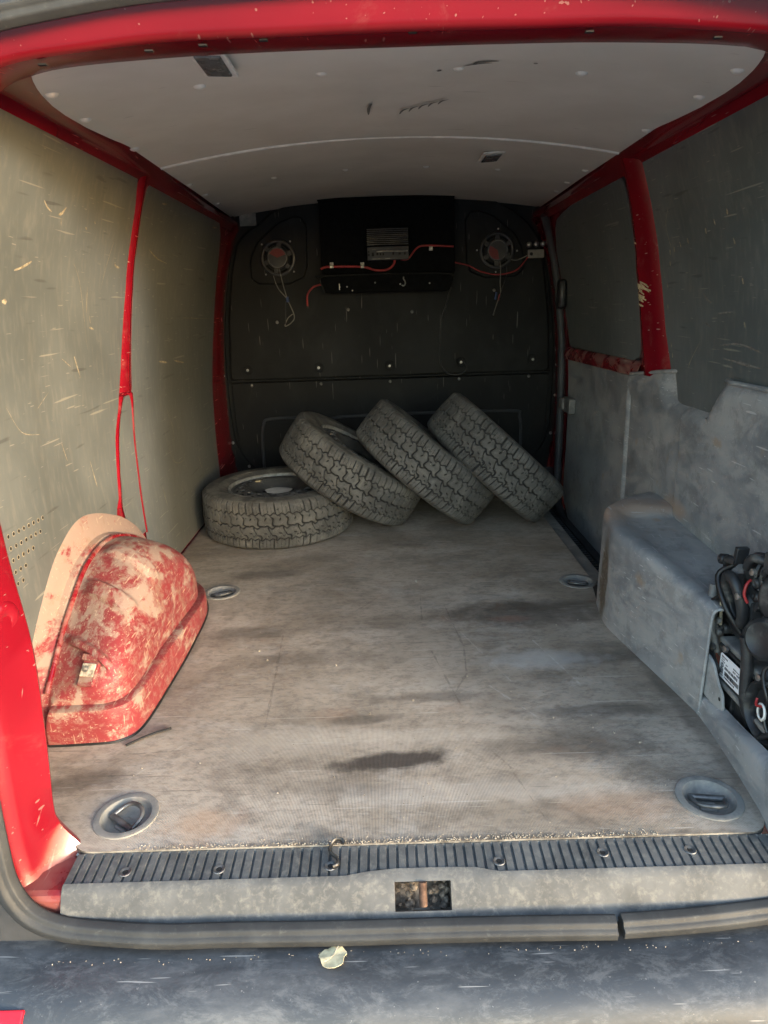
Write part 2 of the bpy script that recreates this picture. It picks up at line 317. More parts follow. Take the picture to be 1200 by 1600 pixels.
# ------------------------------------------------------------------ mesh helpers
class MB:
    def __init__(s): s.v = []; s.f = []
    def add(s, vs, fs):
        o = len(s.v); s.v += [tuple(v) for v in vs]; s.f += [tuple(i+o for i in f) for f in fs]; return s
    def box(s, a, b, m=None):
        x0, y0, z0 = a; x1, y1, z1 = b
        vs = [(x0, y0, z0), (x1, y0, z0), (x1, y1, z0), (x0, y1, z0), (x0, y0, z1), (x1, y0, z1), (x1, y1, z1), (x0, y1, z1)]
        if m: vs = [m @ Vector(v) for v in vs]
        return s.add(vs, [(0, 3, 2, 1), (4, 5, 6, 7), (0, 1, 5, 4), (1, 2, 6, 5), (2, 3, 7, 6), (3, 0, 4, 7)])
    def grid(s, rows, flip=False, closed=False):
        nr, nc = len(rows), len(rows[0]); fs = []
        for i in range(nr-1):
            for j in range(nc if closed else nc-1):
                k = (j+1) % nc; q = (i*nc+j, i*nc+k, (i+1)*nc+k, (i+1)*nc+j); fs.append(q[::-1] if flip else q)
        return s.add([p for r in rows for p in r], fs)
    def tube(s, pts, r, n=8, smooth=4, caps=True, prof=None):
        P = catmull(pts, smooth) if smooth else [Vector(p) for p in pts]
        rows = []; up = None
        for i, p in enumerate(P):
            t = (P[min(i+1, len(P)-1)]-P[max(i-1, 0)]).normalized()
            if up is None:
                up = Vector((0, 0, 1)) if abs(t.z) < .9 else Vector((1, 0, 0))
            a = (up - t*up.dot(t)).normalized(); up = a; b = t.cross(a)
            rr = r[i*(len(r)-1)//max(1, len(P)-1)] if isinstance(r, (list, tuple)) else r
            rows.append([p + (a*cos(q)+b*sin(q))*rr*(prof(q) if prof else 1) for q in [2*pi*k/n for k in range(n)]])
        o = len(s.v); s.grid(rows, True, True)
        if caps:
            s.f.append(tuple(o+k for k in range(n))); e = o+(len(P)-1)*n; s.f.append(tuple(e+k for k in reversed(range(n))))
        return s
    def lathe(s, prof, n=24, m=None, a0=0, a1=2*pi):
        full = abs(a1-a0-2*pi) < 1e-6; k = n if full else n+1
        rows = []
        for r, z in prof:
            row = [Vector((r*cos(a0+(a1-a0)*i/n), r*sin(a0+(a1-a0)*i/n), z)) for i in range(k)]
            rows.append([m @ v for v in row] if m else row)
        return s.grid(rows, False, full)
    def prism(s, poly, fn, h0, h1):   # poly in 2D, fn(u, v, h) -> 3D
        n = len(poly); vs = [fn(u, v, h0) for u, v in poly] + [fn(u, v, h1) for u, v in poly]
        return s.add(vs, [tuple(range(n)), tuple(reversed(range(n, 2*n)))] + [(i, n+i, n+(i+1) % n, (i+1) % n) for i in range(n)])
    def obj(s, name, mat, parent=None, smooth=None, bevel=0, solid=0, loc=None, seg=2, fixn=True):
        me = bpy.data.meshes.new(name); me.from_pydata(s.v, [], s.f)
        if fixn:
            bm = bmesh.new(); bm.from_mesh(me); bmesh.ops.recalc_face_normals(bm, faces=bm.faces); bm.to_mesh(me); bm.free()
        me.update(); me.materials.append(M[mat] if isinstance(mat, str) else mat)
        if smooth is not None:
            me.polygons.foreach_set('use_smooth', [True]*len(me.polygons)); me.set_sharp_from_angle(angle=radians(smooth))
        o = bpy.data.objects.new(name, me); C.objects.link(o)
        if parent is not None: attach(o, parent)
        if solid:
            m = o.modifiers.new('solid', 'SOLIDIFY'); m.thickness = solid; m.offset = 0
            if smooth is not None: m2 = o.modifiers.new('split', 'EDGE_SPLIT'); m2.split_angle = radians(smooth); m2.use_edge_sharp = False
        if bevel:
            m = o.modifiers.new('bevel', 'BEVEL'); m.width = bevel; m.segments = seg; m.limit_method = 'ANGLE'; m.angle_limit = radians(35)
        return o

WORLD = {}
def attach(o, p):
    o.parent = p; o.matrix_parent_inverse = WORLD.get(p.name, Matrix()).inverted()
def catmull(pts, k=4, closed=False):
    P = [Vector(p) for p in pts]; n = len(P); out = []
    for i in range(n if closed else n-1):
        a, b, c, d = (P[(i-1) % n], P[i], P[(i+1) % n], P[(i+2) % n]) if closed else (P[max(i-1, 0)], P[i], P[i+1], P[min(i+2, n-1)])
        for j in range(k):
            t = j/k; out.append(.5*((2*b)+(c-a)*t+(2*a-5*b+4*c-d)*t*t+(3*b-a-3*c+d)*t**3))
    if not closed: out.append(P[-1])
    return out
def interp(x, xs, ys):
    if x <= xs[0]: return ys[0]
    for i in range(len(xs)-1):
        if x <= xs[i+1]: return ys[i]+(ys[i+1]-ys[i])*(x-xs[i])/(xs[i+1]-xs[i])
    return ys[-1]
def sstep(x, a, b):
    t = max(0, min(1, (x-a)/(b-a))); return t*t*(3-2*t)
def empty(name, loc=(0, 0, 0), parent=None):
    o = bpy.data.objects.new(name, None); C.objects.link(o); o.empty_display_size = .05
    if parent is not None: attach(o, parent); WORLD[o.name] = Matrix.Identity(4)
    else: o.location = loc; WORLD[o.name] = Matrix.Translation(loc)
    return o
def tag(o, label=None, cat=None, group=None, kind=None):
    if label: o['label'] = label
    if cat: o['category'] = cat
    if group: o['group'] = group
    if kind: o['kind'] = kind
    return o
def frame(loc, z, x=None):
    z = Vector(z).normalized(); x = Vector(x) if x else (Vector((1, 0, 0)) if abs(z.x) < .9 else Vector((0, 1, 0)))
    x = (x - z*x.dot(z)).normalized(); y = z.cross(x); m = Matrix((x, y, z)).transposed().to_4x4(); m.translation = loc; return m
def cdt_sheet(outer, holes, fn, extra=0):
    vs = []; es = []
    for loop in [outer]+holes:
        o = len(vs); vs += [Vector(p) for p in loop]; n = len(loop); es += [(o+i, o+(i+1) % n) for i in range(n)]
    r = geometry.delaunay_2d_cdt(vs, es, [], 0, 1e-6)
    def inside(p, loop):
        c = False; n = len(loop)
        for i in range(n):
            (x1, y1), (x2, y2) = loop[i][:2], loop[(i+1) % n][:2]
            if (y1 > p[1]) != (y2 > p[1]) and p[0] < (x2-x1)*(p[1]-y1)/(y2-y1)+x1: c = not c
        return c
    fs = []
    for f in r[2]:
        c = sum((r[0][i] for i in f), Vector((0, 0)))/len(f)
        if inside(c, outer) and not any(inside(c, h) for h in holes): fs.append(tuple(f))
    return [fn(v.x, v.y) for v in r[0]], fs
def rounded(poly, rad, n=6):
    out = []; N_ = len(poly)
    for i in range(N_):
        p, a, b = Vector(poly[i]), Vector(poly[i-1]), Vector(poly[(i+1) % N_]); r = rad[i] if isinstance(rad, (list, tuple)) else rad
        if r == 0: out.append(tuple(p)); continue
        u = (a-p).normalized()*r; v = (b-p).normalized()*r
        for k in range(n+1):
            t = k/n; out.append(tuple((p+u)*(1-t)**2+p*2*t*(1-t)+(p+v)*t*t))
    return out
def circle(cx, cy, r, n=32): return [(cx+r*cos(2*pi*i/n), cy+r*sin(2*pi*i/n)) for i in range(n)]

# ------------------------------------------------------------------ reference surfaces of the van interior
WZ = [-.3, 0, .3, .55, .8, 1.0, 1.2, 1.35]; WXS = [.83, .84, .85, .85, .83, .805, .745, .69]
def wx(z):
    s = 0
    for d in (-.06, -.03, 0, .03, .06): s += interp(z+d, WZ, WXS)
    return s/5
def ceilz(x, y):
    return interp(y, [.2, .29, .6, 1.2, 2.6], [1.322, 1.325, 1.345, 1.366, 1.39]) - interp(y, [0, 1.2, 2.6], [.14, .14, .10])*x*x
CE_Y = [.26, .32, .38, .46, .55, .65, .79, .87, 1.19, 1.7, 2.28, 2.6]; CE_X = [.575, .60, .617, .634, .646, .651, .647, .641, .662, .690, .730, .752]
def cex(y): return interp(y, CE_Y, CE_X)
def wallstrip(side, off, zs, yr, yf, ny=14, zfun=None):
    rows = []
    for z in zs:
        a, b = yr(z), yf(z); rows.append([(side*(wx(z)+off), a+(b-a)*j/ny, z) for j in range(ny+1)])
    return rows
def frange(a, b, n): return [a+(b-a)*i/n for i in range(n+1)]
def wallpoly(side, off, yz): return [(side*(wx(z)+off), y, z) for y, z in yz]

# ------------------------------------------------------------------ setting
g = MB().add([(-300, -300, -.62), (300, -300, -.62), (300, 300, -.62), (-300, 300, -.62)], [(0, 1, 2, 3)]).obj('ground', 'concrete'); tag(g, kind='structure')

van = empty('cargo_van', (0, 1.2, -.62))
tag(van, 'red cargo van with its rear open, grey panelled load bay, ribbed sill and weathered bumper', 'van')

# ---- outer skin
mb = MB()
for s in (-1, 1):
    mb.grid([[(s*(wx(z)+.085), y, z) for y in frange(-.02+.16*max(0, z), 2.9, 6)] for z in frange(-.45, 1.3, 12)], s > 0)
mb.grid([[(x, y, 1.47-.18*x*x) for x in frange(-.80, .80, 10)] for y in frange(.19, 2.9, 6)])
mb.add([(-.95, 2.9, -.45), (.95, 2.9, -.45), (.95, 2.9, 1.48), (-.95, 2.9, 1.48)], [(0, 1, 2, 3)])
mb.grid([[(s*.80, y, 1.355) if k else (s*(wx(1.3)+.085), y, 1.3) for y in frange(.19, 2.9, 6)] for s in (1,) for k in (0, 1)])
mb.grid([[(s*.80, y, 1.355) if k else (s*(wx(1.3)+.085), y, 1.3) for y in frange(.19, 2.9, 6)] for s in (-1,) for k in (0, 1)])
mb.obj('outer_skin', 'red', van, 40, fixn=False)

# ---- inner body sides (red sheet behind the boards)
mb = MB().grid([[(-(wx(z)+.007), y, z) for y in frange(.12, 2.66, 24)] for z in frange(-.02, 1.30, 30)])
mb.obj('side_wall', 'red_scuffed', van, 50)
mb = MB().grid([[(wx(z)+.010, y, z) for y in frange(.12, 1.36, 12)] for z in frange(-.02, 1.30, 30)])
mb.obj('side_wall', 'red_scuffed', van, 50)
MB().grid([[(wx(z)+.010, y, z) for y in frange(2.34, 2.66, 4)] for z in frange(-.2, 1.30, 30)]).obj('door_pillar', 'red_scuffed', van, 50)

# ---- hardboard panels, left
lr_z = [.0, .331, .367, .442, .554, .624, .74, .97, 1.19, 1.287]; lr_y = [.968, .968, 1.003, 1.018, 1.046, 1.085, 1.127, 1.186, 1.184, 1.155]
lf_z = [.0, .188, .356, .482, .645, .731, .972, 1.197, 1.262, 1.28]; lf_y = [1.187, 1.187, 1.191, 1.2, 1.221, 1.224, 1.251, 1.241, 1.25, 1.28]
ff_z = [.0, .078, .24, .403, .565, .676, .86, .991, 1.15, 1.237, 1.268]; ff_y = [2.2, 2.216, 2.232, 2.25, 2.275, 2.291, 2.33, 2.345, 2.30, 2.24, 2.16]
mb = MB().grid(wallstrip(-1, 0, frange(.012, 1.285, 50), lambda z: .16, lambda z: interp(z, lr_z, lr_y), 16))
pl_rear = mb.obj('side_panel', 'board', van, 50, solid=.006)
tag(pl_rear, 'scratched grey board behind the left wheel arch')
mb = MB().grid(wallstrip(-1, 0, frange(.012, 1.272, 50), lambda z: interp(z, lf_z, lf_y), lambda z: interp(z, ff_z, ff_y), 16))
pl_front = mb.obj('side_panel', 'board', van, 50, solid=.006)
tag(pl_front, 'scratched grey board on the left wall beside the flat wheel')
in_z = [.20, .314, .358, .435, .547, .602, .64, .655]; in_y0 = [1.06, 1.041, 1.031, 1.046, 1.081, 1.102, 1.128, 1.15]; in_y1 = [1.176, 1.178, 1.180, 1.185, 1.193, 1.197, 1.196, 1.185]
mb = MB().grid(wallstrip(-1, 0, frange(.205, .655, 22), lambda z: interp(z, in_z, in_y0), lambda z: interp(z, in_z, in_y1), 4))
mb.obj('infill_panel', 'board', van, 50, solid=.006)
# ribs of the exposed pillar between the two boards
mb = MB()
def pil(z): return (interp(z, lr_z, lr_y)+interp(z, lf_z, lf_y))/2, max(.008, (interp(z, lf_z, lf_y)-interp(z, lr_z, lr_y))/2-.003)
rows = []
for z in frange(.67, 1.29, 30):
    c_, h_ = pil(z); rows.append([(-(wx(z)+o), c_+k*h_, z) for k, o in ((-1, .006), (-.75, -.006), (-.3, -.011), (.3, -.011), (.75, -.006), (1, .006))])
mb.grid(rows)
mb.obj('pillar', 'red_scuffed', van, 60)
mb = MB()
for a, b in ((lambda z: interp(z, lr_z, lr_y)+.003, lambda z: interp(z, in_z, in_y0)-.003), (lambda z: interp(z, in_z, in_y1)+.003, lambda z: interp(z, lf_z, lf_y)-.003)):
    rows = []
    for z in frange(.34 if not rows and a(.4) < 1.1 else .2, .66, 16):
        y0, y1 = a(z), max(a(z)+.006, b(z)); m_ = (y0+y1)/2
        rows.append([(-(wx(z)+.005), y0, z), (-(wx(z)-.006), y0*.7+y1*.3, z), (-(wx(z)-.006), y0*.3+y1*.7, z), (-(wx(z)+.005), y1, z)])
    mb.grid(rows)
mb.obj('pillar_rib', 'red_scuffed', van, 60)
# ventilation holes punched in the rear board
mb = MB(); rim = MB()
for r in range(7):
    for k in range(15):
        z = .462-.027*r-.0008*k; y = .275+.0215*k
        if k > 14-r*.9 or y > .57-.035*r: continue
        m = frame((-(wx(z)-.0035), y, z), (1, 0, 0))
        mb.lathe([(.0, .0003), (.0042, .0003)], 8, m); rim.lathe([(.0042, .0004), (.0058, .0002)], 8, m)
vh = mb.obj('ventilation_holes', 'hole', pl_rear); tag(vh, kind='stuff')
vr = rim.obj('hole_rims', 'scuff', pl_rear); tag(vr, kind='stuff')
# individual scratches on the left boards: thin flakes lying on the face
def flake(mb, pts, w, off):
    P = catmull([(y, z, 0) for y, z in pts], 6); L = []
    for i, p in enumerate(P):
        t = (P[min(i+1, len(P)-1)]-P[max(0, i-1)]).normalized(); nn = Vector((-t.y, t.x, 0)); ww = w*(.35+.65*sin(pi*i/(len(P)-1)))*random.uniform(.6, 1.25)
        L.append([(-(wx((p+nn*q).y)+off), (p+nn*q).x, (p+nn*q).y) for q in (-ww, ww)])
    mb.grid(L)
SCR = [([(.641, 1.142), (.66, 1.13), (.681, 1.124)], .004), ([(.715, 1.122), (.73, 1.126), (.75, 1.141)], .0055), ([(.729, 1.117), (.734, 1.101)], .0025), ([(1.084, 1.037), (1.1, 1.030), (1.126, 1.028)], .006), ([(.822, 1.024), (.867, .964), (.896, .813)], .0011),
       ([(1.066, 1.104), (.995, .966)], .0011), ([(.914, .869), (.942, .863)], .005), ([(.812, .801), (.84, .745)], .004), ([(.742, .801), (.787, .778)], .002), ([(.91, .972), (.898, .907)], .002), ([(.488, .934), (.507, .934)], .008), ([(.539, .996), (.57, 1.003), (.611, 1.017)], .005),
       ([(.865, 1.11), (.876, 1.106)], .004), ([(.914, 1.128), (.922, 1.124)], .004), ([(.917, .899), (.921, .879)], .003), ([(.60, .70), (.66, .73)], .0012), ([(.47, .72), (.52, .66), (.60, .64)], .0012), ([(.85, .52), (.87, .44)], .003), ([(.7, .60), (.72, .55)], .002)]
mb = MB()
for p, w_ in SCR: flake(mb, p, w_*.6, -.0036)
mb.obj('scratch_marks', 'scuff', pl_rear, fixn=False)
mb = MB()
for p, w_ in [([(1.358, 1.093), (1.45, 1.072), (1.565, 1.062)], .004), ([(1.807, .875), (2.05, .868), (2.29, .861)], .0016), ([(1.408, 1.233), (1.459, 1.237)], .006), ([(2.09, 1.23), (2.16, 1.235)], .006), ([(1.495, .733), (1.587, .722)], .006), ([(1.674, .722), (1.808, .703)], .006),
              ([(1.55, .56), (1.60, .48), (1.60, .42)], .002), ([(1.5, .50), (1.56, .36), (1.68, .33), (1.72, .36)], .0014), ([(1.66, .52), (1.67, .36)], .0012), ([(1.4, .30), (1.42, .22)], .003), ([(1.9, .30), (1.93, .24)], .003)]: flake(mb, p, w_*.55, -.0036)
mb.obj('scratch_marks', 'scuff', pl_front, fixn=False)

# ---- right upper board and pillar
rr_z = [.685, .801, .977, 1.144, 1.285]; rr_y = [1.118, 1.162, 1.186, 1.170, 1.165]
mb = MB().grid(wallstrip(1, 0, frange(.55, 1.285, 36), lambda z: .16, lambda z: interp(z, rr_z, rr_y), 14))
pr_rear = mb.obj('side_panel', 'board', van, 50, solid=.006)
tag(pr_rear, 'dark grey board on the right wall above the plastic trim')
def flake_r(mb, pts, w, off=-.0036):
    q = MB(); flake(q, pts, w, off); mb.add([(-x, y, z) for x, y, z in q.v], q.f)
mb = MB()
for y, z in ((1.10, 1.02), (1.07, 1.025), (1.03, 1.035), (.98, 1.04), (.87, 1.055), (.82, 1.07), (.75, 1.085), (.74, 1.02), (.71, .93), (.70, .83), (1.11, .99), (1.14, .93), (1.14, .87), (1.12, .76), (1.11, .73)):
    flake_r(mb, [(y, z+.007), (y+random.uniform(-.006, .006), z-.007)], .0032)
flake_r(mb, [(1.06, 1.135), (1.10, 1.09), (1.09, 1.03)], .0012); flake_r(mb, [(.93, .78), (.99, .72), (1.0, .70)], .0012)
mb.obj('scratch_marks', 'scuff', pr_rear, fixn=False)
mb = MB()
for p in ([(.82, .775), (.72, .785), (.62, .77)], [(.80, .745), (.70, .74), (.62, .735)], [(.91, .905), (.88, .885), (.86, .883)], [(.83, .855), (.75, .86)], [(.90, .83), (.87, .82)]):
    flake_r(mb, p, .003)
mb.obj('scuff_marks', 'darkscuff', pr_rear, fixn=False)
pz = [.655, .673, .796, .983, 1.156, 1.295]; p_r = [1.11, 1.115, 1.16, 1.186, 1.172, 1.165]; p_m = [1.27, 1.275, 1.299, 1.315, 1.268, 1.245]; p_f = [1.405, 1.40, 1.389, 1.395, 1.355, 1.31]
rows = []
for z in frange(.655, 1.295, 34):
    a, m_, b = interp(z, pz, p_r)-.004, interp(z, pz, p_m), interp(z, pz, p_f)+.01; X = wx(z)
    rows.append([(X+.006, a, z), (X-.006, a+.008, z), (X-.016, a*.5+m_*.5, z), (X-.026, m_-.018, z), (X-.028, m_, z), (X-.020, m_+.016, z), (X+.004, b-.015, z), (X+.012, b, z)])
pillar_r = MB().grid(rows).obj('pillar', 'red_scuffed', van, 60)
tag(pillar_r, 'red right pillar with a bare tan scrape')
mb = MB()
def scr(y0, z0, n, sy, sz):
    for i in range(n):
        y = y0+random.uniform(-sy, sy); z = z0+random.uniform(-sz, sz); l = random.uniform(.02, .05)
        pts = []
        for k in range(5):
            yy = y+l*(k/4-.5); zz = z+.012*(k/4-.5)
            m_ = interp(zz, pz, p_m); X = wx(zz)-.0285 if yy < m_+.002 else wx(zz)-.0285+(yy-m_)*.42
            if yy < m_: X = wx(zz)-.0285+(m_-yy)*.155
            pts.append((X, yy, zz))
        mb.grid([[(p[0]-.0006, p[1], p[2]-.0022), (p[0]-.0006, p[1], p[2]+.0022)] for p in pts])
scr(1.325, .915, 40, .05, .042); scr(1.27, .93, 6, .02, .012); scr(1.31, 1.07, 4, .015, .012)
mb.obj('paint_scrape', 'tan', pillar_r, fixn=False)

# ---- sliding door on the right
door = empty('sliding_door', parent=van)
mb = MB().grid([[(wx(z)+.014, y, z) for y in frange(1.34, 2.40, 10)] for z in frange(.60, 1.30, 20)])
mb.obj('door_frame', 'red', door, 50)
wr_z = [.688, .70, .731, 1.105, 1.215, 1.25, 1.266, 1.272]; wr_y = [1.45, 1.398, 1.383, 1.380, 1.352, 1.36, 1.385, 1.43]
wf_z = [.675, .70, .804, .977, 1.10, 1.192, 1.235, 1.262, 1.272]; wf_y = [2.24, 2.28, 2.314, 2.36, 2.34, 2.27, 2.19, 1.83, 1.6]
def strip_win(off, grow):
    return wallstrip(1, off, frange(.688-grow, 1.272+grow*.6, 40), lambda z: interp(z, wr_z, wr_y)-grow*1.6, lambda z: interp(z, wf_z, wf_y)+grow*1.5, 14)
MB().grid(strip_win(.010, .012)).obj('window_seal', 'black', door, 50, solid=.004)
MB().grid(strip_win(.004, 0)).obj('window_panel', M['board'], door, 50, solid=.004)
# ledge
rows = []
for y in frange(1.36, 2.32, 10):
    zt = .688-.012*(y-1.36)/.96; rows.append([(.856, y, zt+.004), (.842, y, zt), (.831, y, zt-.012), (.826, y, zt-.03), (.832, y, zt-.05), (.858, y, zt-.056)])
MB().grid(rows).obj('door_ledge', 'red_dusty', door, 60)
lo_z = [-.20, -.16, -.10, -.04, .63]; lo_f = [1.9, 2.06, 2.17, 2.26, 2.31]
MB().grid(wallstrip(1, .004, frange(-.20, .632, 24), lambda z: 1.20, lambda z: interp(z, lo_z, lo_f), 14)).obj('door_panel', 'trim', door, 50, solid=.008)
mb = MB().tube([(.712, 2.33, 1.262), (.755, 2.385, 1.17), (.80, 2.415, 1.0), (.833, 2.395, .7), (.836, 2.37, .3), (.83, 2.345, .02), (.826, 2.30, -.07), (.822, 2.15, -.13), (.82, 1.9, -.17), (.82, 1.5, -.195), (.82, 1.2, -.2)], .020, 8, 5)
mb.obj('door_seal', 'step', door, 60)
mb = MB().box((.775, 2.255, .855), (.815, 2.315, .985)); o = mb.obj('door_latch', 'black', door, 40, bevel=.015)
mb = MB().box((.818, 2.155, .385), (.85, 2.265, .455)).box((.808, 2.24, .395), (.84, 2.30, .445)); mb.obj('door_bracket', 'unitgrey', door, 40, bevel=.006)

# ---- step well behind the sliding door
step = empty('step_well', parent=van)
MB().box((.638, 1.14, -.05), (.695, 2.52, -.012)).obj('step_edge', 'dish', step, bevel=.006)
mb = MB().add([(.69, 1.13, -.012), (.69, 2.52, -.012), (.69, 2.52, -.115), (.69, 1.13, -.115)], [(0, 1, 2, 3)])
mb.grid([[(.69, y, -.115), (.86, y, -.115)] for y in (1.13, 2.52)]); mb.grid([[(.69, 2.52, z), (.88, 2.52, z)] for z in (-.115, .05)]); mb.grid([[(.64, 1.13, z), (.86, 1.13, z)] for z in (-.115, -.02)])
mb.obj('well', 'step', step)
mb = MB()
for k in range(46):
    y = 1.2+k*.026; mb.box((.715, y, -.117), (.79, y+.012, -.1085))
for x in (.705, .75, .795): mb.box((x, 1.18, -.117), (x+.007, 2.42, -.106))
tag(mb.obj('tread_ribs', 'step', step), kind='stuff')

# ---- roof rails
for s in (-1, 1):
    rows = []
    yend = 2.58
    for y in frange(.275, yend, 46):
        zt = 1.287-.008*(y-1.1) if y > 1.1 else 1.287
        xt = wx(zt)-.002; xe = cex(y); ze = ceilz(xe, y)
        rows.append([(s*(xt+.012), y, zt-.028), (s*(xt-.001), y, zt-.012), (s*(xt-.010), y, zt-.004), (s*(xt*.72+xe*.28), y, zt*.72+ze*.28-.008), (s*(xt*.38+xe*.62), y, zt*.38+ze*.62-.007), (s*(xe+.014), y, ze-.004), (s*(xe-.012), y, ze+.007)])
    MB().grid(rows, s > 0).obj('roof_rail', 'red', van, 60)

# ---- ceiling panels
def ceiling(y0, y1, name, label):
    rows = []
    for y in frange(y0, y1, 24):
        e = cex(y); rows.append([(x, y, ceilz(x, y)-.004+.0025*sin(y*9+x*4)*(1-abs(x)/e)) for x in [e*(k/14-1) for k in range(29)]])
    o = MB().grid(rows).obj(name, 'lining', van, 60, solid=.005); tag(o, label); return o
cr = ceiling(.270, 1.192, 'ceiling_panel', 'pale roof lining nearest the rear opening')
cf = ceiling(1.204, 2.62, 'ceiling_panel', 'pale roof lining above the bulkhead')
mb = MB().tube([(x, 1.198, ceilz(x, 1.198)-.006) for x in frange(-.66, .66, 24)], .006, 8, 1); mb.obj('ceiling_joint', 'white', van, 60)
PINS = [(-.605, .397), (-.629, .599), (-.638, .919), (-.372, .523), (-.139, .529), (.124, .528), (.359, .525), (.596, .396), (.617, .592), (.631, .91), (-.405, 1.704), (-.148, 1.708), (.14, 1.70), (.394, 1.692), (.66, 1.529), (.673, 1.804), (.693, 2.043), (-.668, 1.54), (-.678, 1.801), (-.694, 2.073)]
pin0 = None
for x, y in PINS:
    p_ = cr if y < 1.2 else cf; z = ceilz(x, y)-.0075; e = 1e-3
    nrm = Vector(((ceilz(x+e, y)-ceilz(x-e, y))/(2*e), (ceilz(x, y+e)-ceilz(x, y-e))/(2*e), -1))
    if pin0 is None:
        pin0 = MB().lathe([(0, .0045), (.006, .004), (.0105, .0018), (.0125, -.001)], 14).obj('lining_pin', 'white', None, 60); o = pin0
    else: o = pin0.copy(); C.objects.link(o)
    o.parent = p_; o.matrix_parent_inverse = Matrix(); o.matrix_basis = frame((x, y, z), nrm)
# parts of the van have identity world matrices, so children can use world coordinates directly
def lamp(x, y, w, l, parent):
    m = frame((x, y, ceilz(x, y)-.007), (.28*x*.5, 0, -1), (1, 0, 0))
    mb = MB().box((-w, -l, 0), (w, l, .006), m); o = mb.obj('ceiling_lamp', 'white', parent, bevel=.004)
    MB().box((-w*.72, -l*.74, .005), (w*.72, l*.74, .010), m).obj('lamp_lens', 'lens', o, bevel=.003)
    return o
lamp(-.312, .375, .031, .066, cr); lamp(.333, 1.455, .036, .07, cf)
mb = MB()
def cmark(pts, w):
    P = catmull([(x, y, 0) for x, y in pts], 5)
    L = []
    for i, p in enumerate(P):
        t = (P[min(i+1, len(P)-1)]-P[max(0, i-1)]).normalized(); nn = Vector((-t.y, t.x, 0)); ww = w*(.25+.75*sin(pi*i/(len(P)-1)))
        L.append([((p+nn*q).x, (p+nn*q).y, ceilz(p.x, p.y)-.0100) for q in (-ww, ww)])
    mb.grid(L)
cmark([(-.045, .79), (-.052, .83), (-.054, .90)], .004)
for k in range(5): cmark([(.022+k*.0215, .905-k*.024), (.028+k*.0215, .868-k*.022), (.042+k*.0215, .845-k*.02)], .003)
cmark([(.147, .49), (.155, .47), (.19, .463)], .004); cmark([(.13, .50), (.16, .48), (.18, .475)], .003); cmark([(.085, .54), (.09, .53)], .004); cmark([(.255, .47), (.262, .466)], .004)
mb.obj('scuff_marks', 'darkscuff', cr, fixn=False)
mb = MB()

# ---- rear opening frame
Bp = [(.604, -.003), (.641, .038), (.650, .07), (.652, .164), (.662, .35), (.692, .517), (.715, .7), (.718, .9), (.70, 1.05), (.675, 1.17), (.639, 1.243), (.59, 1.267), (.507, 1.281), (.323, 1.29), (.16, 1.2925), (0, 1.293)]
Cp = [(.645, -.055), (.664, .022), (.672, .09), (.679, .19), (.688, .311), (.70, .5), (.718, .7), (.72, .9), (.705, 1.05), (.672, 1.17), (.63, 1.233), (.578, 1.260), (.461, 1.274), (.345, 1.283), (.183, 1.285), (0, 1.287)]
def loop(half, fn):
    L = [(-x, z) for x, z in half] + [(x+.05*max(0, 1-max(0, z)/.6), z) for x, z in reversed(half[:-1])]
    P = catmull([(x, z, 0) for x, z in L], 5); out = []
    for i, p in enumerate(P):
        t = (P[min(i+1, len(P)-1)]-P[max(0, i-1)]).normalized(); nx, nz = -t.y, t.x   # outward normal (path runs left-bottom, over the top, right-bottom)
        out.append(fn(p.x, p.y, nx, nz))
    return out
def off(d, y0, ky, dtop=None):
    def f(x, z, nx, nz):
        k = max(0, nz); dd = d + ((dtop if dtop is not None else d)-d)*k
        return (x+nx*dd, y0+ky*z, z+nz*dd)
    return f
ring = [loop(Bp, off(.17, .18, .20, .05)), loop(Bp, off(.012, .045, .20)), loop(Bp, off(.003, .034, .20)), loop(Bp, off(0, .026, .20)),
        loop(Cp, off(-.0015, -.020, .17)), loop(Cp, off(.001, -.033, .17)), loop(Cp, off(.006, -.040, .17, .009)), loop(Cp, off(.016, -.052, .17, .030)), loop(Cp, off(.045, -.062, .17, .06))]
frame_o = MB().grid(ring).obj('rear_frame', 'red_frame', van, 45)
outer = [loop(Cp, off(.030, -.060, .17, .05)), loop(Cp, off(.060, -.070, .17, .075)), loop(Cp, off(.13, -.072, .17, .10)), loop(Cp, off(.24, -.03, .17, .15)), loop(Cp, off(.26, .2, .17, .2))]
MB().grid(outer).obj('rear_corner_trim', 'bumper', van, 45)
m = frame((-.6865, .079, .42), (.93, -.36, .0))
MB().lathe([(.030, -.004), (.026, .002), (.018, .0045), (.009, .003), (.0055, .001)], 24, m).obj('frame_dimple', 'red_frame', frame_o, 60)
MB().lathe([(.0058, .0012), (0, .0012)], 12, m).obj('dimple_hole', 'hole', frame_o)
# small slots in the header underside
mb = MB()
for x in (-.53, -.37, -.29, -.20, .02, .28, .47):
    z = 1.2885-.09*x*x; mb.box((x-.006, .20, z-.0035), (x+.006, .207, z-.0015))
mb.obj('header_slots', 'hole', frame_o)

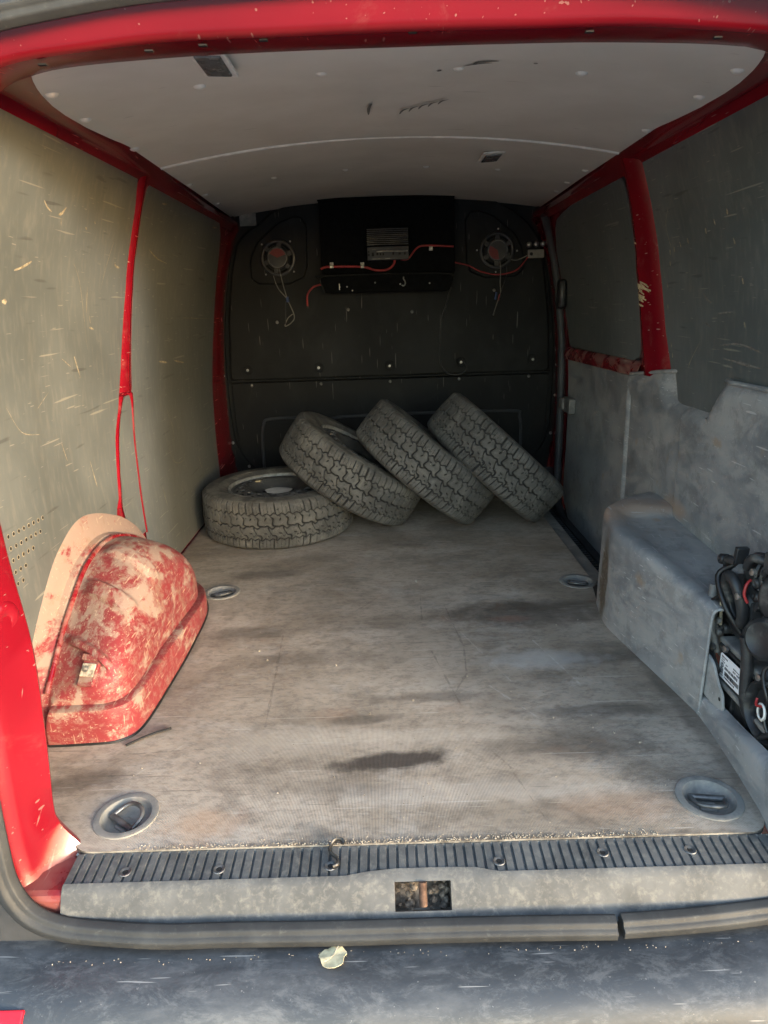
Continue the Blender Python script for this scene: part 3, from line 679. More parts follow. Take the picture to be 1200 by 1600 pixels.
SEALP = [(.318, -.113, -.066), (.42, -.108, -.066), (.52, -.100, -.065), (.60, -.093, -.058), (.652, -.086, -.032), (.680, -.079, .02), (.690, -.068, .09), (.698, -.05, .2), (.706, -.03, .32), (.720, .0, .5), (.740, .036, .7), (.742, .068, .9), (.726, .094, 1.05), (.694, .114, 1.17), (.652, .128, 1.253), (.597, .135, 1.291), (.47, .140, 1.315), (.34, .142, 1.330), (.17, .143, 1.337), (0, .144, 1.340)]
path = SEALP + [(-x, y, z) for x, y, z in reversed(SEALP[:-1])] 
path = path[:-1] + [(-.32, -.108, -.066), (-.15, -.110, -.067), (0, -.110, -.067), (.15, -.112, -.066), (.308, -.114, -.067)]
MB().tube(path, .0158, 24, 5, prof=lambda q: 1+.16*cos(3*q+.6)-.13*cos(7*q)).obj('weatherstrip', 'seal', van, 70)

# ---- rear sill with ribbed scuff strip and latch opening
sill = empty('rear_sill', parent=van)
X0, X1, PIT = -.602, .628, .0166
mb = MB(); cols = []
nrib = int((X1-X0)/PIT)
for k in range(nrib):
    a = X0+k*PIT
    for dx, dz in ((0, 0), (.0108, 0), (.0118, -.0042), (.0150, -.0042), (.0160, 0)): cols.append((a+dx, dz))
cols.append((X1, 0))
def ribend(x): return -.056+.012*(1-sstep(abs(x-.005), .07, .13))
def skew(x, y): return x + (-.06 if x < 0 else .03)*0*y
rows = []
for fy in (0, .06, .94, 1.0):
    rows.append([(x, .004+(ribend(x)-.004)*fy, -.003-.004*fy+(dz if 0 < fy < 1 else 0)) for x, dz in cols])
mb.grid(rows); mb.obj('scuff_strip', 'sillmat', sill, 30)
# sloping nosing, opened for the latch
mb = MB()
xs = [X0, -.45, -.3, -.2, -.13, -.09, -.047, .047, .09, .13, .2, .3, .45, X1]
prof = [(0, -.007), (.006, -.0095), (.012, -.017), (.020, -.033), (.030, -.052), (.038, -.066), (.046, -.070)]
rows = [[(x, ribend(x)-d*(1+.45*(1-sstep(abs(x-.005), .07, .13))), z) for x in xs] for d, z in prof]
nr, nc = len(rows), len(xs); vs = [p for r in rows for p in r]; fs = []
for i in range(nr-1):
    for j in range(nc-1):
        if xs[j] == -.047 and 2 <= i <= 3: continue
        fs.append((i*nc+j, i*nc+j+1, (i+1)*nc+j+1, (i+1)*nc+j))
mb.add(vs, fs)
mb.obj('sill_nosing', 'sillmat', sill, 60, solid=.003)
ya, za, yb, zb = rows[2][6][1], rows[2][6][2], rows[4][6][1], rows[4][6][2]
mb = MB().add([(-.048, ya+.001, za-.002), (.048, ya+.001, za-.002), (.048, yb, zb), (-.048, yb, zb), (-.046, ya+.03, za-.03), (.046, ya+.03, za-.03), (.046, yb+.03, zb-.03), (-.046, yb+.03, zb-.03)], [(0, 1, 5, 4), (1, 2, 6, 5), (2, 3, 7, 6), (3, 0, 4, 7), (4, 5, 6, 7)])
mb.obj('latch_recess', 'dirt', sill)
mb = MB().tube([(0, ya-.003, za+.002), (0, yb+.006, zb+.004)], .0068, 12, 0); mb.obj('latch_striker', 'rust', sill, 60)
mb = MB()
for k in range(40):
    x = random.uniform(-.042, .042); t = random.random(); y = ya+(yb-ya)*t+.02; z = za+(zb-za)*t-.02
    if abs(x) < .009: continue
    r = random.uniform(.003, .008); m = frame((x, y, z), (random.random()-.5, random.random()-.5, 1))
    mb.lathe([(0, r*.7), (r*.8, r*.3), (r, -.2*r), (0, -r*.8)], 6, m)
tag(mb.obj('packed_dirt', 'dirt', sill, 40), kind='stuff')
scr0 = None
for x in (-.505, -.345, -.155, .132, .312, .462):
    y = -.036+.012*(x > .3)
    if scr0 is None:
        scr0 = MB().lathe([(0, -.001), (.0045, -.001), (.0055, .0005), (.0095, .0012), (.0105, 0)], 18).obj('screw_hole', 'ring', None, 50); o = scr0
    else: o = scr0.copy(); C.objects.link(o)
    o.parent = sill; o.matrix_basis = frame((x, y, -.0048), (0, 0, 1))
    h = MB().lathe([(0, .0003), (.0048, .0003)], 12, frame((x, y, -.0050), (0, 0, 1))).obj('hole', 'hole', sill)
MB().box((-.62, -.085, -.2), (.62, .06, -.080)).obj('sill_base', 'pan', sill)
MB().box((-.70, -.072, -.088), (-.585, .02, -.014)).obj('sill_end', 'red_frame', sill, bevel=.012)
for s_ in (-1, 1):
    MB().prism(rounded([(s_*.60, -.2), (s_*.60, -.085), (s_*.655, -.06), (s_*.70, .0), (s_*.72, .10), (s_*1.0, .10), (s_*1.0, -.2)], .01), lambda a, b, h: (a, h+.17*max(0, b), b), -.088, -.03).obj('corner_cap', 'step', van)

# ---- bumper
BPROF = [(-.085, -.30), (-.085, -.092), (-.098, -.0905), (-.125, -.088), (-.150, -.086), (-.175, -.087), (-.195, -.092), (-.210, -.100), (-.222, -.112), (-.232, -.13), (-.240, -.16), (-.246, -.21), (-.248, -.30), (-.235, -.42)]
rows = []
for x in frange(-.98, .98, 56):
    dy = .30*max(0, (abs(x)-.55)/.45)**2.6; rows.append([(x, y+dy, z) for y, z in BPROF])
bump = MB().grid(rows).obj('rear_bumper', 'bumper', van, 50)
m = frame((-.640, -.2135, -.1045), (0, -.62, .78), (1, 0, 0))
MB().box((-.075, -.016, -.004), (.030, .016, .0035), m).obj('bumper_reflector', 'reflector', bump, bevel=.003)

# ---- floor
TIES = [(-.549, .093, 2.5), (.549, .093, -.15), (-.599, 1.119, .5), (.590, 1.119, -.4)]
fo = rounded([(-.598, .006), (-.615, .022), (-.645, .05), (-.70, .07), (-.80, .11), (-.836, .2), (-.836, 2.58), (.64, 2.58), (.64, 1.15), (.60, .93), (.586, .80), (.655, .37), (.628, .06), (.612, .006)], [.02, .02, .03, .04, .02, .02, 0, 0, .01, .02, .05, .05, .02, .035])
vs, fs = cdt_sheet(fo, [circle(x, y, .050) for x, y, a in TIES], lambda x, y: (x, y, 0))
floor = MB().add(vs, fs).obj('cargo_floor', 'floor', van); tag(floor, 'stained woven-textured floor mat')
MB().grid([[(x, y, -.0075) for x in (-.86, .638)] for y in (1.16, 2.66)]).grid([[(x, y, -.0075) for x in (-.86, -.0)] for y in (.18, 1.06)]).obj('floor_pan', 'pan', van)
edge = MB(); n_ = len(fo)
edge.add([(x, y, 0) for x, y in fo]+[(x, y, -.012) for x, y in fo], [(i, (i+1) % n_, n_+(i+1) % n_, n_+i) for i in range(n_)]); edge.obj('floor_edge', 'pan', van)
for i, (x, y, a) in enumerate(TIES):
    t = MB().lathe([(.0, -.021), (.030, -.021), (.040, -.016), (.0445, -.002), (.047, .0022), (.057, .0030), (.0595, .0022), (.0605, -.001)], 40, frame((x, y, 0), (0, 0, 1))).obj('tie_down', 'dish', van, 50)
    m = frame((x, y, 0), (0, 0, 1), (cos(a), sin(a), 0))
    pts = [m @ Vector(p) for p in ((-.030, .010, -.008), (-.026, -.014, -.002), (-.012, -.026, .003), (.012, -.026, .003), (.026, -.014, -.002), (.030, .010, -.008))]
    MB().tube(pts, .0042, 10, 6).tube([m @ Vector((-.032, .011, -.009)), m @ Vector((.032, .011, -.009))], .0062, 10, 0).obj('tie_ring', 'ring', t, 60)
    MB().box((-.016, -.012, -.0225), (.016, .020, -.0165), m).obj('anchor_plate', 'dish', t, bevel=.003)

# ---- left wheel arch
Rg = [(.322, .0), (.345, .090), (.382, .128), (.435, .172), (.509, .226), (.649, .298), (.825, .305), (1.031, .221), (1.13, .12), (1.175, .05)]
Bs = [(-.80, .312), (-.786, .310), (-.71, .313), (-.648, .323), (-.612, .375), (-.602, .56), (-.60, .749), (-.613, .98), (-.68, 1.13), (-.79, 1.20)]
Fl = [(.245, 0), (.25, .02), (.30, .09), (.378, .175), (.47, .262), (.60, .355), (.765, .391), (1.011, .307), (1.16, .19), (1.26, 0)]
cR = catmull([(-.80, y, z) for y, z in Rg], 24); cB = catmull([(x, y, 0) for x, y in Bs], 24); cF = catmull([(-.8475, y, z) for y, z in Fl], 24)
NU = len(cR); rows = []
for i in range(NU):
    u = i/(NU-1); F, R_, B = cF[i], cR[i], cB[i]; row = []
    F = Vector((-(wx(F.z)-.002), F.y, F.z))
    for k, xx, dz in ((0, None, 0), (.12, -.006, 0), (.5, -.012, 0), (.80, -.020, 0)):
        p = F.lerp(R_, k); p.x = F.x if xx is None else F.x-xx; row.append(p)
    q = F.lerp(R_, .86); q.x = -.8155; row.append(q); q = F.lerp(R_, .96); q.x = -.812; row.append(q)
    cen = Vector((-.80, .72, 0)); D = B + (Vector((cen.x, B.y*.5+cen.y*.5, 0))-B).normalized()*.026
    zs = min(.086-.05*sstep(u, .55, .95), max(0, R_.z)*.95)
    for j in range(0, 31):
        a = j/30
        if a <= .8:
            t = a/.8*pi/2; sx = sin(t)**.74; sz = max(0, cos(t))**.60
            p = Vector((R_.x+(D.x-R_.x)*sx, R_.y+(D.y-R_.y)*sx**1.15, zs+(R_.z-zs)*sz))
        else:
            k = (a-.8)/.2; q = [(0, 1), (.55, .995), (.85, .95), (.97, .82), (1, .62), (1, .3), (1, 0)][round(k*6)]
            p = D.lerp(B, q[0]); p.z = zs*q[1]
        rib = 0
        for u0, h in ((.375, .016), (.505, .016), (.605, .013)):
            uu = u-(a*a*.05); rib += h*sstep(uu, u0-.022, u0-.014)*(1-sstep(uu, u0+.008, u0+.016))*sstep(a, .02, .08)*(1-sstep(a, .42, .56))
        nrm = (p-cen).normalized(); p = p+nrm*rib
        row.append(p)
    rows.append(row)
SKB = [Vector(q) for q in cB]
arch = MB().grid(rows).obj('wheel_arch', 'arch', van, 38); tag(arch, 'dusty scratched red wheel arch on the left')
ARCH = rows
def arch_frame(i, j):
    p = Vector(rows[i][j]); a = Vector(rows[i+1][j])-Vector(rows[i-1][j]); b = Vector(rows[i][j+1])-Vector(rows[i][j-1])
    n_ = a.cross(b).normalized()
    if n_.dot(Vector((1, -1, 1))) < 0: n_ = -n_
    return p, n_
MB().tube([Vector((-.803, q.y, q.z+.003)) for q in cR[30:174:4]], .0062, 8, 2).obj('arch_bead', 'red_dusty', arch, 60)
p, n_ = arch_frame(68, 17)
m = frame(p+n_*.001, n_, (1, -.2, .0))
MB().tube([q+Vector((.001, 0, .001)) for q in SKB[::4]], .0035, 6, 1).obj('arch_seal', 'blackwire', arch, 60)
brk = MB().box((-.020, -.034, -.004), (.020, .034, .004), m).box((-.024, .022, .003), (.024, .036, .010), m).obj('arch_bracket', 'arch', arch, bevel=.002)
MB().box((-.018, -.014, .0035), (.016, .016, .0075), m).obj('bracket_plate', 'crumb', brk, bevel=.002)
MB().lathe([(0, .017), (.004, .016), (.0045, .008), (.008, .008), (.008, .006)], 10, m @ Matrix.Translation((-.006, .003, 0))).obj('bolt', 'steel', brk, 40)

# ---- right plastic trim
trim = empty('plastic_trim', parent=van)
tz_y = [.1, .55, 1.07, 1.2, 1.41]; tz_z = [.69, .694, .687, .672, .645]
rows = []
for k in frange(0, 1, 40):
    row = []
    for y in frange(.1, 1.415, 240):
        z = k*interp(y, tz_y, tz_z); X = .818-.006*k
        rec = .042*sstep(z, .575, .60)*sstep(y, .72+.10*(.69-z)/.1, .83)*(1-sstep(y, 1.03, 1.15-.25*max(0, .66-z)))
        if k > .96: X += (k-.96)/.04*.012*(1 if rec < .02 else .3)
        dent = .008*sstep(y, .965, .985)*(1-sstep(y, 1.39, 1.41))*(1-sstep(z, .56, .6))
        gr_ = .006*(math.exp(-((y-.975)/.003)**2)+math.exp(-((y-1.395)/.003)**2))*(1-sstep(z, .56, .6))
        row.append((X+rec+dent+gr_, y, z))
    rows.append(row)
rows.append([(x+.03, y, z+.002) for x, y, z in rows[-1]])
MB().tube([(p[0]-.001, p[1], p[2]) for p in rows[-2][::5]], .0065, 8, 2).obj('trim_lip', 'trim', trim, 60)
MB().grid(rows).obj('lower_lining', 'trim', trim, 50)
Bc = [(.838, 1.24), (.75, 1.135), (.675, 1.045), (.606, .965), (.597, .93), (.579, .80), (.604, .64), (.632, .47), (.648, .36)]
Tc = [(.834, 1.245), (.834, 1.21), (.834, 1.18), (.834, 1.13), (.834, 1.08), (.834, .95), (.834, .74), (.834, .52), (.834, .37)]
Zc = [.262, .284, .296, .300, .299, .286, .276, .264, .256]
def polysub(P, k, it):
    P = [Vector(p) for p in P]; L = [P[i].lerp(P[i+1], j/k) for i in range(len(P)-1) for j in range(k)]+[P[-1]]
    for _ in range(it): L = [L[0]]+[(L[i-1]+L[i]*2+L[i+1])/4 for i in range(1, len(L)-1)]+[L[-1]]
    return L
cB = polysub([(x, y, 0) for x, y in Bc], 10, 6); cT = polysub([(x, y, z) for (x, y), z in zip(Tc, Zc)], 10, 6)
HC = [(0, 0), (.005, .2), (.010, .4), (.015, .6), (.020, .8), (.024, .90), (.030, .945), (.044, .978), (.066, .994), (.09, 1), (.17, 1), (.25, 1), (.4, 1), (.52, 1), (.64, 1), (.76, 1), (.88, 1), (1, 1)]
rows = []
for i in range(len(cB)):
    b, t = cB[i], cT[i]; row = []
    for fr, hz in HC:
        p = Vector((b.x+(t.x-b.x)*fr, b.y+(t.y-b.y)*fr, t.z*hz))
        p.z -= .020*sstep(fr, .15, .4)*(1-sstep(p.y, .955, .985))+.008*sstep(fr, .3, .6)*sstep(p.y, 1.0, 1.2)
        row.append(p)
    rows.append(row)
rows = [list(r) for r in rows]
MB().grid(rows).obj('wheel_arch_cover', 'trim', trim, 40, solid=.004)
lip = [Vector(p) for p in rows[-1]]
MB().tube([p+Vector((.0, -.001, .0)) for p in lip], .0036, 8, 2).obj('cover_lip', 'trim', trim, 60)
# little vent grille on the front corner of the cover
mb = MB()
p0 = Vector(cB[20]); 
for k in range(7):
    z = .10+k*.014; mb.tube([(.640, 1.0045, z), (.620, .984, z+.003)], .0022, 6, 0)
mb.tube([(.645, 1.010, .088), (.645, 1.010, .202), (.616, .981, .206), (.616, .981, .092), (.645, 1.010, .088)], .0018, 6, 0)
mb.obj('vent_grille', 'step', trim)
rows = []
for y, x, zt in ((.40, .648, .035), (.36, .650, .042), (.30, .648, .048), (.22, .643, .058), (.14, .636, .074), (.06, .628, .088), (.0, .618, .096), (-.03, .61, .10)):
    rows.append([(x-.004, y, -.006), (x, y, zt*.5), (x+.003, y, zt*.88), (x+.010, y, zt), (x+.028, y, zt+.003), (x+.034, y, zt-.012)])
MB().grid(rows).obj('low_wall', 'trim', trim, 60)
tab = rounded([(.372, .052), (.372, .150), (.345, .142), (.318, .10), (.300, .085), (.292, .048), (.31, .04)], [.005, .01, .015, .01, .01, .008, .008])
tb = MB().prism(tab, lambda u, v, h: (.655+h+(.37-u)*.12, u, v), 0, .006).obj('mounting_tab', 'trim', trim, bevel=.0015)
MB().lathe([(0, .0004), (.0045, .0004)], 12, frame((.6619, .305, .072), (-1, 0, 0))).obj('tab_hole', 'hole', tb)
# right D pillar lining out to the frame
MB().grid([[(.735+.10*k, .10-.02+.17*z+.02*k, z) for k in frange(0, 1, 4)] for z in frange(.1, 1.2, 10)]).obj('pillar_lining', 'trim', trim, 60)

# ---- bulkhead
bh = empty('bulkhead', parent=van)
def bxz(poly, y0, y1): return MB().prism(poly, lambda u, v, h: (u, h, v), y0, y1)
full = [(-.83, -.01), (-.848, .10), (-.852, .4), (-.852, .65), (-.835, .85), (-.80, 1.05), (-.765, 1.2), (-.735, 1.34), (-.5, 1.385), (0, 1.41), (.5, 1.385), (.735, 1.34), (.765, 1.2), (.80, 1.05), (.835, .85), (.852, .65), (.852, .4), (.848, .1), (.83, -.01)]
bxz(full, 2.604, 2.625).obj('back_sheet', 'bulk', bh)
low = rounded([(-.70, .0), (-.80, .12), (-.822, .30), (-.826, .53), (.826, .53), (.822, .30), (.80, .12), (.70, .0)], .02)
bxz(low, 2.590, 2.606).obj('lower_sheet', 'bulk', bh, bevel=.004)
up = rounded([(-.824, .545), (-.805, .85), (-.765, 1.08), (-.73, 1.21), (-.672, 1.262), (-.605, 1.294), (-.558, 1.340), (-.442, 1.376), (-.32, 1.384), (.38, 1.384), (.52, 1.362), (.62, 1.315), (.692, 1.255), (.752, 1.18), (.775, 1.06), (.805, .85), (.824, .545)], .03, 4)
bxz(up, 2.568, 2.606).obj('upper_sheet', 'bulk', bh, bevel=.010, seg=3)
MB().tube([(-.826, 2.582, .541), (0, 2.580, .541), (.826, 2.582, .541)], .009, 8, 2).obj('sheet_fold', 'bulk', bh, 60)
for s in (-1, 1):
    fl = [(s*.834, 2.588, 1.02), (s*.845, 2.588, .85), (s*.862, 2.588, .65), (s*.862, 2.588, .35), (s*.84, 2.588, .19), (s*.77, 2.588, .08), (s*.70, 2.588, .03)]
    fl = [(s*.745, 2.588, 1.33), (s*.775, 2.588, 1.2), (s*.81, 2.588, 1.05)] + fl[1:]
    P = catmull(fl, 5); rows = []
    for i, p in enumerate(P):
        t = (P[min(i+1, len(P)-1)]-P[max(0, i-1)]).normalized(); nn = Vector((t.z, 0, -t.x))
        rows.append([p+nn*-.022, p+nn*-.02+Vector((0, -.008, 0)), p+nn*.02+Vector((0, -.008, 0)), p+nn*.022])
    MB().grid(rows).obj('bulkhead_flange', 'bulk', bh, 40)
MB().grid([[(-.71, 2.600, z) if k == 0 else (-.63, 2.600, z) for k in (0, 1)] for z in (1.285, 1.345)]).obj('corner_panel', 'dish', bh, solid=.004)
bolt0 = None
for x, z in ((-.729, .598), (-.364, .599), (-.001, .597), (.366, .604), (.733, .607)):
    m = frame((x, 2.5675, z), (0, -1, 0))
    b_ = MB().lathe([(.026, 0), (.024, .0022), (.019, .0005), (.014, .0003), (.013, .0065), (.007, .008), (0, .008)], 20, m).obj('large_bolt', 'bulk', bh, 40)
    MB().lathe([(.0075, .0075), (.007, .0115), (0, .012)], 8, m).obj('bolt_head', 'steel', b_, 40)
rv0 = None
for x, z, y in [(-.719, .517, 2.589), (-.359, .515, 2.589), (0, .516, 2.589), (.359, .518, 2.589), (.721, .521, 2.589)] + [(a, b, 2.5795) for a, b in ((-.752, 1.267), (-.786, 1.138), (-.818, .99), (-.858, .643), (-.860, .572), (-.845, .22), (-.77, .09), (.752, 1.27), (.826, .96), (.859, .649), (.862, .575), (.860, .42), (.845, .22))] + [(-.56, .83, 2.5675), (.12, .86, 2.5675), (.53, .95, 2.5675), (-.20, .88, 2.5675)]:
    if rv0 is None: rv0 = MB().lathe([(.0085, 0), (.007, .003), (.003, .0045), (0, .0045)], 10).obj('rivet', 'steel', None, 50); o = rv0
    else: o = rv0.copy(); C.objects.link(o)
    o.parent = bh; o.matrix_basis = frame((x, y, z), (0, -1, 0))
stL = [(-.69, .05), (-.69, .201), (-.676, .312), (-.631, .340), (-.41, .341), (-.386, .315), (-.38, .05)]
stR = [(-.33, .05), (-.328, .30), (-.30, .334), (-.173, .342), (.133, .346), (.624, .344), (.679, .312), (.688, .173), (.69, .05)]
for st in (stL, stR):
    MB().tube([(x, 2.5895, z) for x, z in st], .0078, 8, 4).obj('pressed_bead', 'step', bh, 60)
podL = [(-.671, 1.109), (-.67, 1.04), (-.636, 1.012), (-.483, 1.007), (-.408, 1.039), (-.39, 1.087), (-.381, 1.274), (-.404, 1.314), (-.446, 1.318), (-.519, 1.292), (-.626, 1.209), (-.66, 1.149)]
spk = []
for s in (-1, 1):
    poly = [(x*-s, z) for x, z in podL]
    if s > 0: poly = poly[::-1]
    bxz(poly, 2.551, 2.576).obj('speaker_pod', 'bulk', bh, bevel=.009, seg=3)

# ------------------------------------------------------------------ audio gear on the bulkhead
def speaker(x, z, label, a0):
    m = frame((x, 2.550, z), (0, -1, 0))
    r = empty('loudspeaker', (x, 2.550, z)); tag(r, label, 'loudspeaker')
    MB().lathe([(.086, -.001), (.085, .006), (.078, .009), (.070, .008), (.066, .002)], 40, m).obj('mounting_ring', 'black', r, 50)
    MB().lathe([(.067, .003), (.060, -.004), (.0, -.004)], 30, m).obj('basket', 'matt', r, 50)
    mb = MB()
    for k in range(6):
        a = a0+k*pi/3; mm = m @ Matrix.Rotation(a, 4, 'Z'); mb.box((.04, -.011, .002), (.071, .011, .011), mm)
    mb.obj('basket_arms', 'black', r, bevel=.002)
    MB().lathe([(.050, .002), (.050, .022), (.047, .026), (.044, .026), (.043, .022)], 36, m).obj('magnet_ring', 'ring', r, 50)
    MB().lathe([(.044, .021), (0, .021)], 30, m, a0+1.3, a0+1.3+2*pi).obj('back_plate', 'black', r)
    MB().lathe([(.0425, .0222), (.0, .0222)], 16, m, a0, a0+2.3).obj('red_mesh', 'conemesh', r)
    mb = MB()
    for k in range(4): 
        a = a0+.5+k*pi/2; mb.lathe([(.0045, 0), (.004, .003), (0, .0035)], 8, m @ Matrix.Rotation(a, 4, 'Z') @ Matrix.Translation((.098, 0, 0)))
    mb.obj('mounting_screws', 'steel', r, 50)
    return r
s1 = speaker(-.530, 1.131, 'round black loudspeaker with red mesh on the left of the bulkhead', .35)
s2 = speaker(.538, 1.133, 'round black loudspeaker with red mesh on the right of the bulkhead', 2.6)
def wires(name, specs, label, cat, group=None):
    r = empty(name, specs[0][0][0]); tag(r, label, cat, group)
    for pts, rad, mat, nm in specs: MB().tube(pts, rad, 7, 6).obj(nm, mat, r, 60)
    return r
W3 = lambda l, y: [(x, y, z) for x, z in l]
wires('speaker_cable', [([(-.531, 2.532, 1.135)]+[(x, y, z) for (x, z), y in zip([(-.522, 1.061), (-.502, .951), (-.472, .86), (-.489, .826), (-.522, .81), (-.505, .847), (-.479, .867)], [2.535, 2.555, 2.565, 2.567, 2.568, 2.569, 2.569])], .0026, 'greywire', 'wire'),
    (W3([(-.575, 1.066), (-.562, 1.058), (-.542, .994), (-.502, .944)], 2.553), .0026, 'greywire', 'wire'), (W3([(-.500, .95), (-.497, .925)], 2.556), .007, 'blue', 'connector'), (W3([(-.51, .93), (-.513, .88), (-.519, .82)], 2.567), .0028, 'blackwire', 'wire')], 'grey wire loop with blue connector hanging from the left loudspeaker', 'cable')
wires('speaker_cable', [([(.543, 2.532, 1.125), (.555, 2.54, 1.055), (.557, 2.553, .987), (.561, 2.56, .932), (.547, 2.565, .891), (.527, 2.567, .829)], .0026, 'greywire', 'wire'),
    (W3([(.579, 1.094), (.588, 1.027), (.568, .959), (.547, .891), (.53, .84)], 2.55), .002, 'blackwire', 'wire'), (W3([(.541, .94), (.535, .905)], 2.562), .005, 'blue', 'connector'), (W3([(.558, .93), (.551, .90)], 2.560), .004, 'redwire', 'connector')], 'dark wires hanging from the right loudspeaker', 'cable')
box = empty('subwoofer_box', (0, 2.5, .96)); tag(box, 'black felt covered box hung high in the middle of the bulkhead', 'box')
rowsb = rounded([(-.315, 1.046), (-.315, 1.375), (.322, 1.372), (.326, 1.036)], .006, 3)
bxz(rowsb, 2.475, 2.572).obj('box_body', 'matt', box, bevel=.006)
MB().box((-.317, 2.45, 1.366), (.322, 2.574, 1.378)).obj('box_top', 'matt', box, bevel=.003)
tr = rounded([(-.322, 1.025), (-.30, 1.039), (.24, 1.035), (.315, 1.018), (.297, .955), (-.302, .960)], .012, 3)
tray = bxz(tr, 2.44, 2.572).obj('box_tray', 'matt', box, bevel=.004)
MB().tube([(-.302, 2.438, .962), (-.322, 2.438, 1.022), (-.30, 2.438, 1.038), (.24, 2.438, 1.034), (.313, 2.438, 1.018)], .0032, 6, 3).obj('tray_edge', 'bulk', tray, 60)
mb = MB()
for x, z in ((-.23, .985), (-.195, .985), (.06, .99), (-.06, 1.0), (.2, .99), (-.17, .968)): mb.lathe([(.004, 0), (.003, .002), (0, .0025)], 8, frame((x, 2.4385, z), (0, -1, 0)))
mb.obj('tray_screws', 'steel', tray, 50)
MB().box((-.233, 2.432, .972), (-.229, 2.439, 1.0)).obj('tray_pin', 'steel', tray)
hk = MB().tube([(.076, 2.436, 1.022), (.076, 2.432, 1.012), (.082, 2.428, 1.002), (.083, 2.427, .990), (.075, 2.427, .981), (.067, 2.428, .985)], .003, 8, 4).obj('cup_hook', 'steel', None, 60)
tag(hk, 'small bare metal cup hook screwed under the black box', 'hook')
amp = empty('amplifier', (0, 2.45, 1.1)); tag(amp, 'small black car amplifier with finned top mounted on the black box', 'amplifier')
MB().box((-.094, 2.438, 1.162), (.104, 2.476, 1.243)).obj('heatsink', 'matt', amp, bevel=.002)
mb = MB()
for k in range(9): mb.box((-.092, 2.432, 1.167+k*.0084), (.102, 2.4385, 1.1705+k*.0084))
mb.obj('heatsink_fins', 'black', amp)
pnl = MB().box((-.092, 2.440, 1.100), (.103, 2.476, 1.160)).obj('terminal_panel', 'step', amp, bevel=.002)
mb = MB()
for x, z, w_, h_ in ((-.066, 1.126, .008, .008), (-.085, 1.124, .004, .005), (-.085, 1.138, .004, .004), (-.045, 1.128, .006, .006), (-.03, 1.126, .005, .005), (-.017, 1.126, .005, .005), (.03, 1.128, .006, .006), (.06, 1.126, .008, .004), (.085, 1.126, .006, .005)): mb.box((x-w_/2*1.4, 2.436, z-h_), (x+w_/2*1.4, 2.441, z+h_))
mb.obj('sockets', 'hole', pnl)
mb = MB()
for k in range(7): mb.box((-.068+k*.0052, 2.4392, 1.1035), (-.0645+k*.0052, 2.4405, 1.1085))
for k in range(4): mb.box((-.008+k*.006, 2.4392, 1.104), (-.004+k*.006, 2.4405, 1.109))
for k in range(3): mb.box((-.07+k*.006, 2.4392, 1.146), (-.0655+k*.006, 2.4405, 1.149))
mb.obj('panel_print', 'ring', pnl)
MB().tube([(-.048, 2.436, 1.137), (0, 2.432, 1.139), (.05, 2.432, 1.137), (.098, 2.436, 1.138)], .0035, 7, 4).obj('terminal_strip', 'rimedge', amp, 60)
rw = empty('power_cable', (-.3, 2.45, 1.07)); tag(rw, 'red power cable clipped along the black box below the amplifier', 'cable')
MB().tube(W3([(-.318, 1.070), (-.30, 1.077), (-.265, 1.079), (-.119, 1.074), (-.056, 1.057), (0, 1.058), (.032, 1.082), (.04, 1.122)], 2.467), .0052, 8, 6).obj('thick_lead', 'redwire', rw, 60)
MB().tube(W3([(.04, 1.126), (.057, 1.106), (.098, 1.102), (.141, 1.148), (.183, 1.160), (.318, 1.152)], 2.467), .0042, 8, 6).obj('thin_lead', 'redwire', rw, 60)
for x, z in ((-.265, 1.085), (-.118, 1.081), (.21, 1.150)):
    MB().box((x-.009, 2.460, z-.013), (x+.009, 2.4745, z-.001)).box((x-.009, 2.471, z-.001), (x+.009, 2.4748, z+.014)).lathe([(.004, 0), (0, .003)], 8, frame((x, 2.471, z+.007), (0, -1, 0))).obj('cable_clip', 'steel', rw, bevel=.002)
wires('earth_cable', [(W3([(-.318, 1.004), (-.35, .998), (-.372, .989), (-.399, .955), (-.402, .90)], 2.563), .0050, 'redwire', 'wire'), (W3([(-.402, .902), (-.4025, .893)], 2.563), .006, 'blackwire', 'cut_end')], 'short cut red cable hanging left of the black box', 'cable')
sw = empty('switch_block', (.73, 2.55, 1.09)); tag(sw, 'pale switch block with three chrome knobs at the bulkhead right edge', 'switch')
MB().box((.690, 2.545, 1.093), (.768, 2.575, 1.132)).obj('block_body', 'greywire', sw, bevel=.003)
for x, z in ((.694, 1.155), (.729, 1.156), (.761, 1.157)):
    MB().lathe([(.010, -.004), (.010, .012), (.014, .014), (.014, .026), (.008, .031), (0, .031)], 14, frame((x, 2.57, z), (0, -1, 0))).obj('knob', 'steel', sw, 50)
MB().lathe([(.008, 0), (.007, .004), (0, .004)], 10, frame((.705, 2.544, 1.112), (0, -1, 0))).obj('socket', 'hole', sw)
wires('signal_cable', [(W3([(.328, 1.085), (.36, 1.078), (.403, 1.067), (.461, 1.038), (.548, 1.022), (.634, 1.04), (.690, 1.099)], 2.548), .0034, 'redwire', 'wire'), (W3([(.597, 1.12), (.60, 1.094), (.636, 1.086), (.678, 1.102), (.69, 1.106)], 2.545), .0026, 'greywire', 'wire')], 'thin red and grey wires running from the black box to the switch block', 'cable')
wires('loose_cable', [(W3([(.314, .972), (.29, .885), (.267, .815), (.259, .70), (.261, .598), (.304, .548), (.364, .545), (.397, .579), (.372, .618)], 2.566), .0042, 'blackwire', 'wire')], 'long black cable drooping from the black box down to a bulkhead bolt', 'cable')

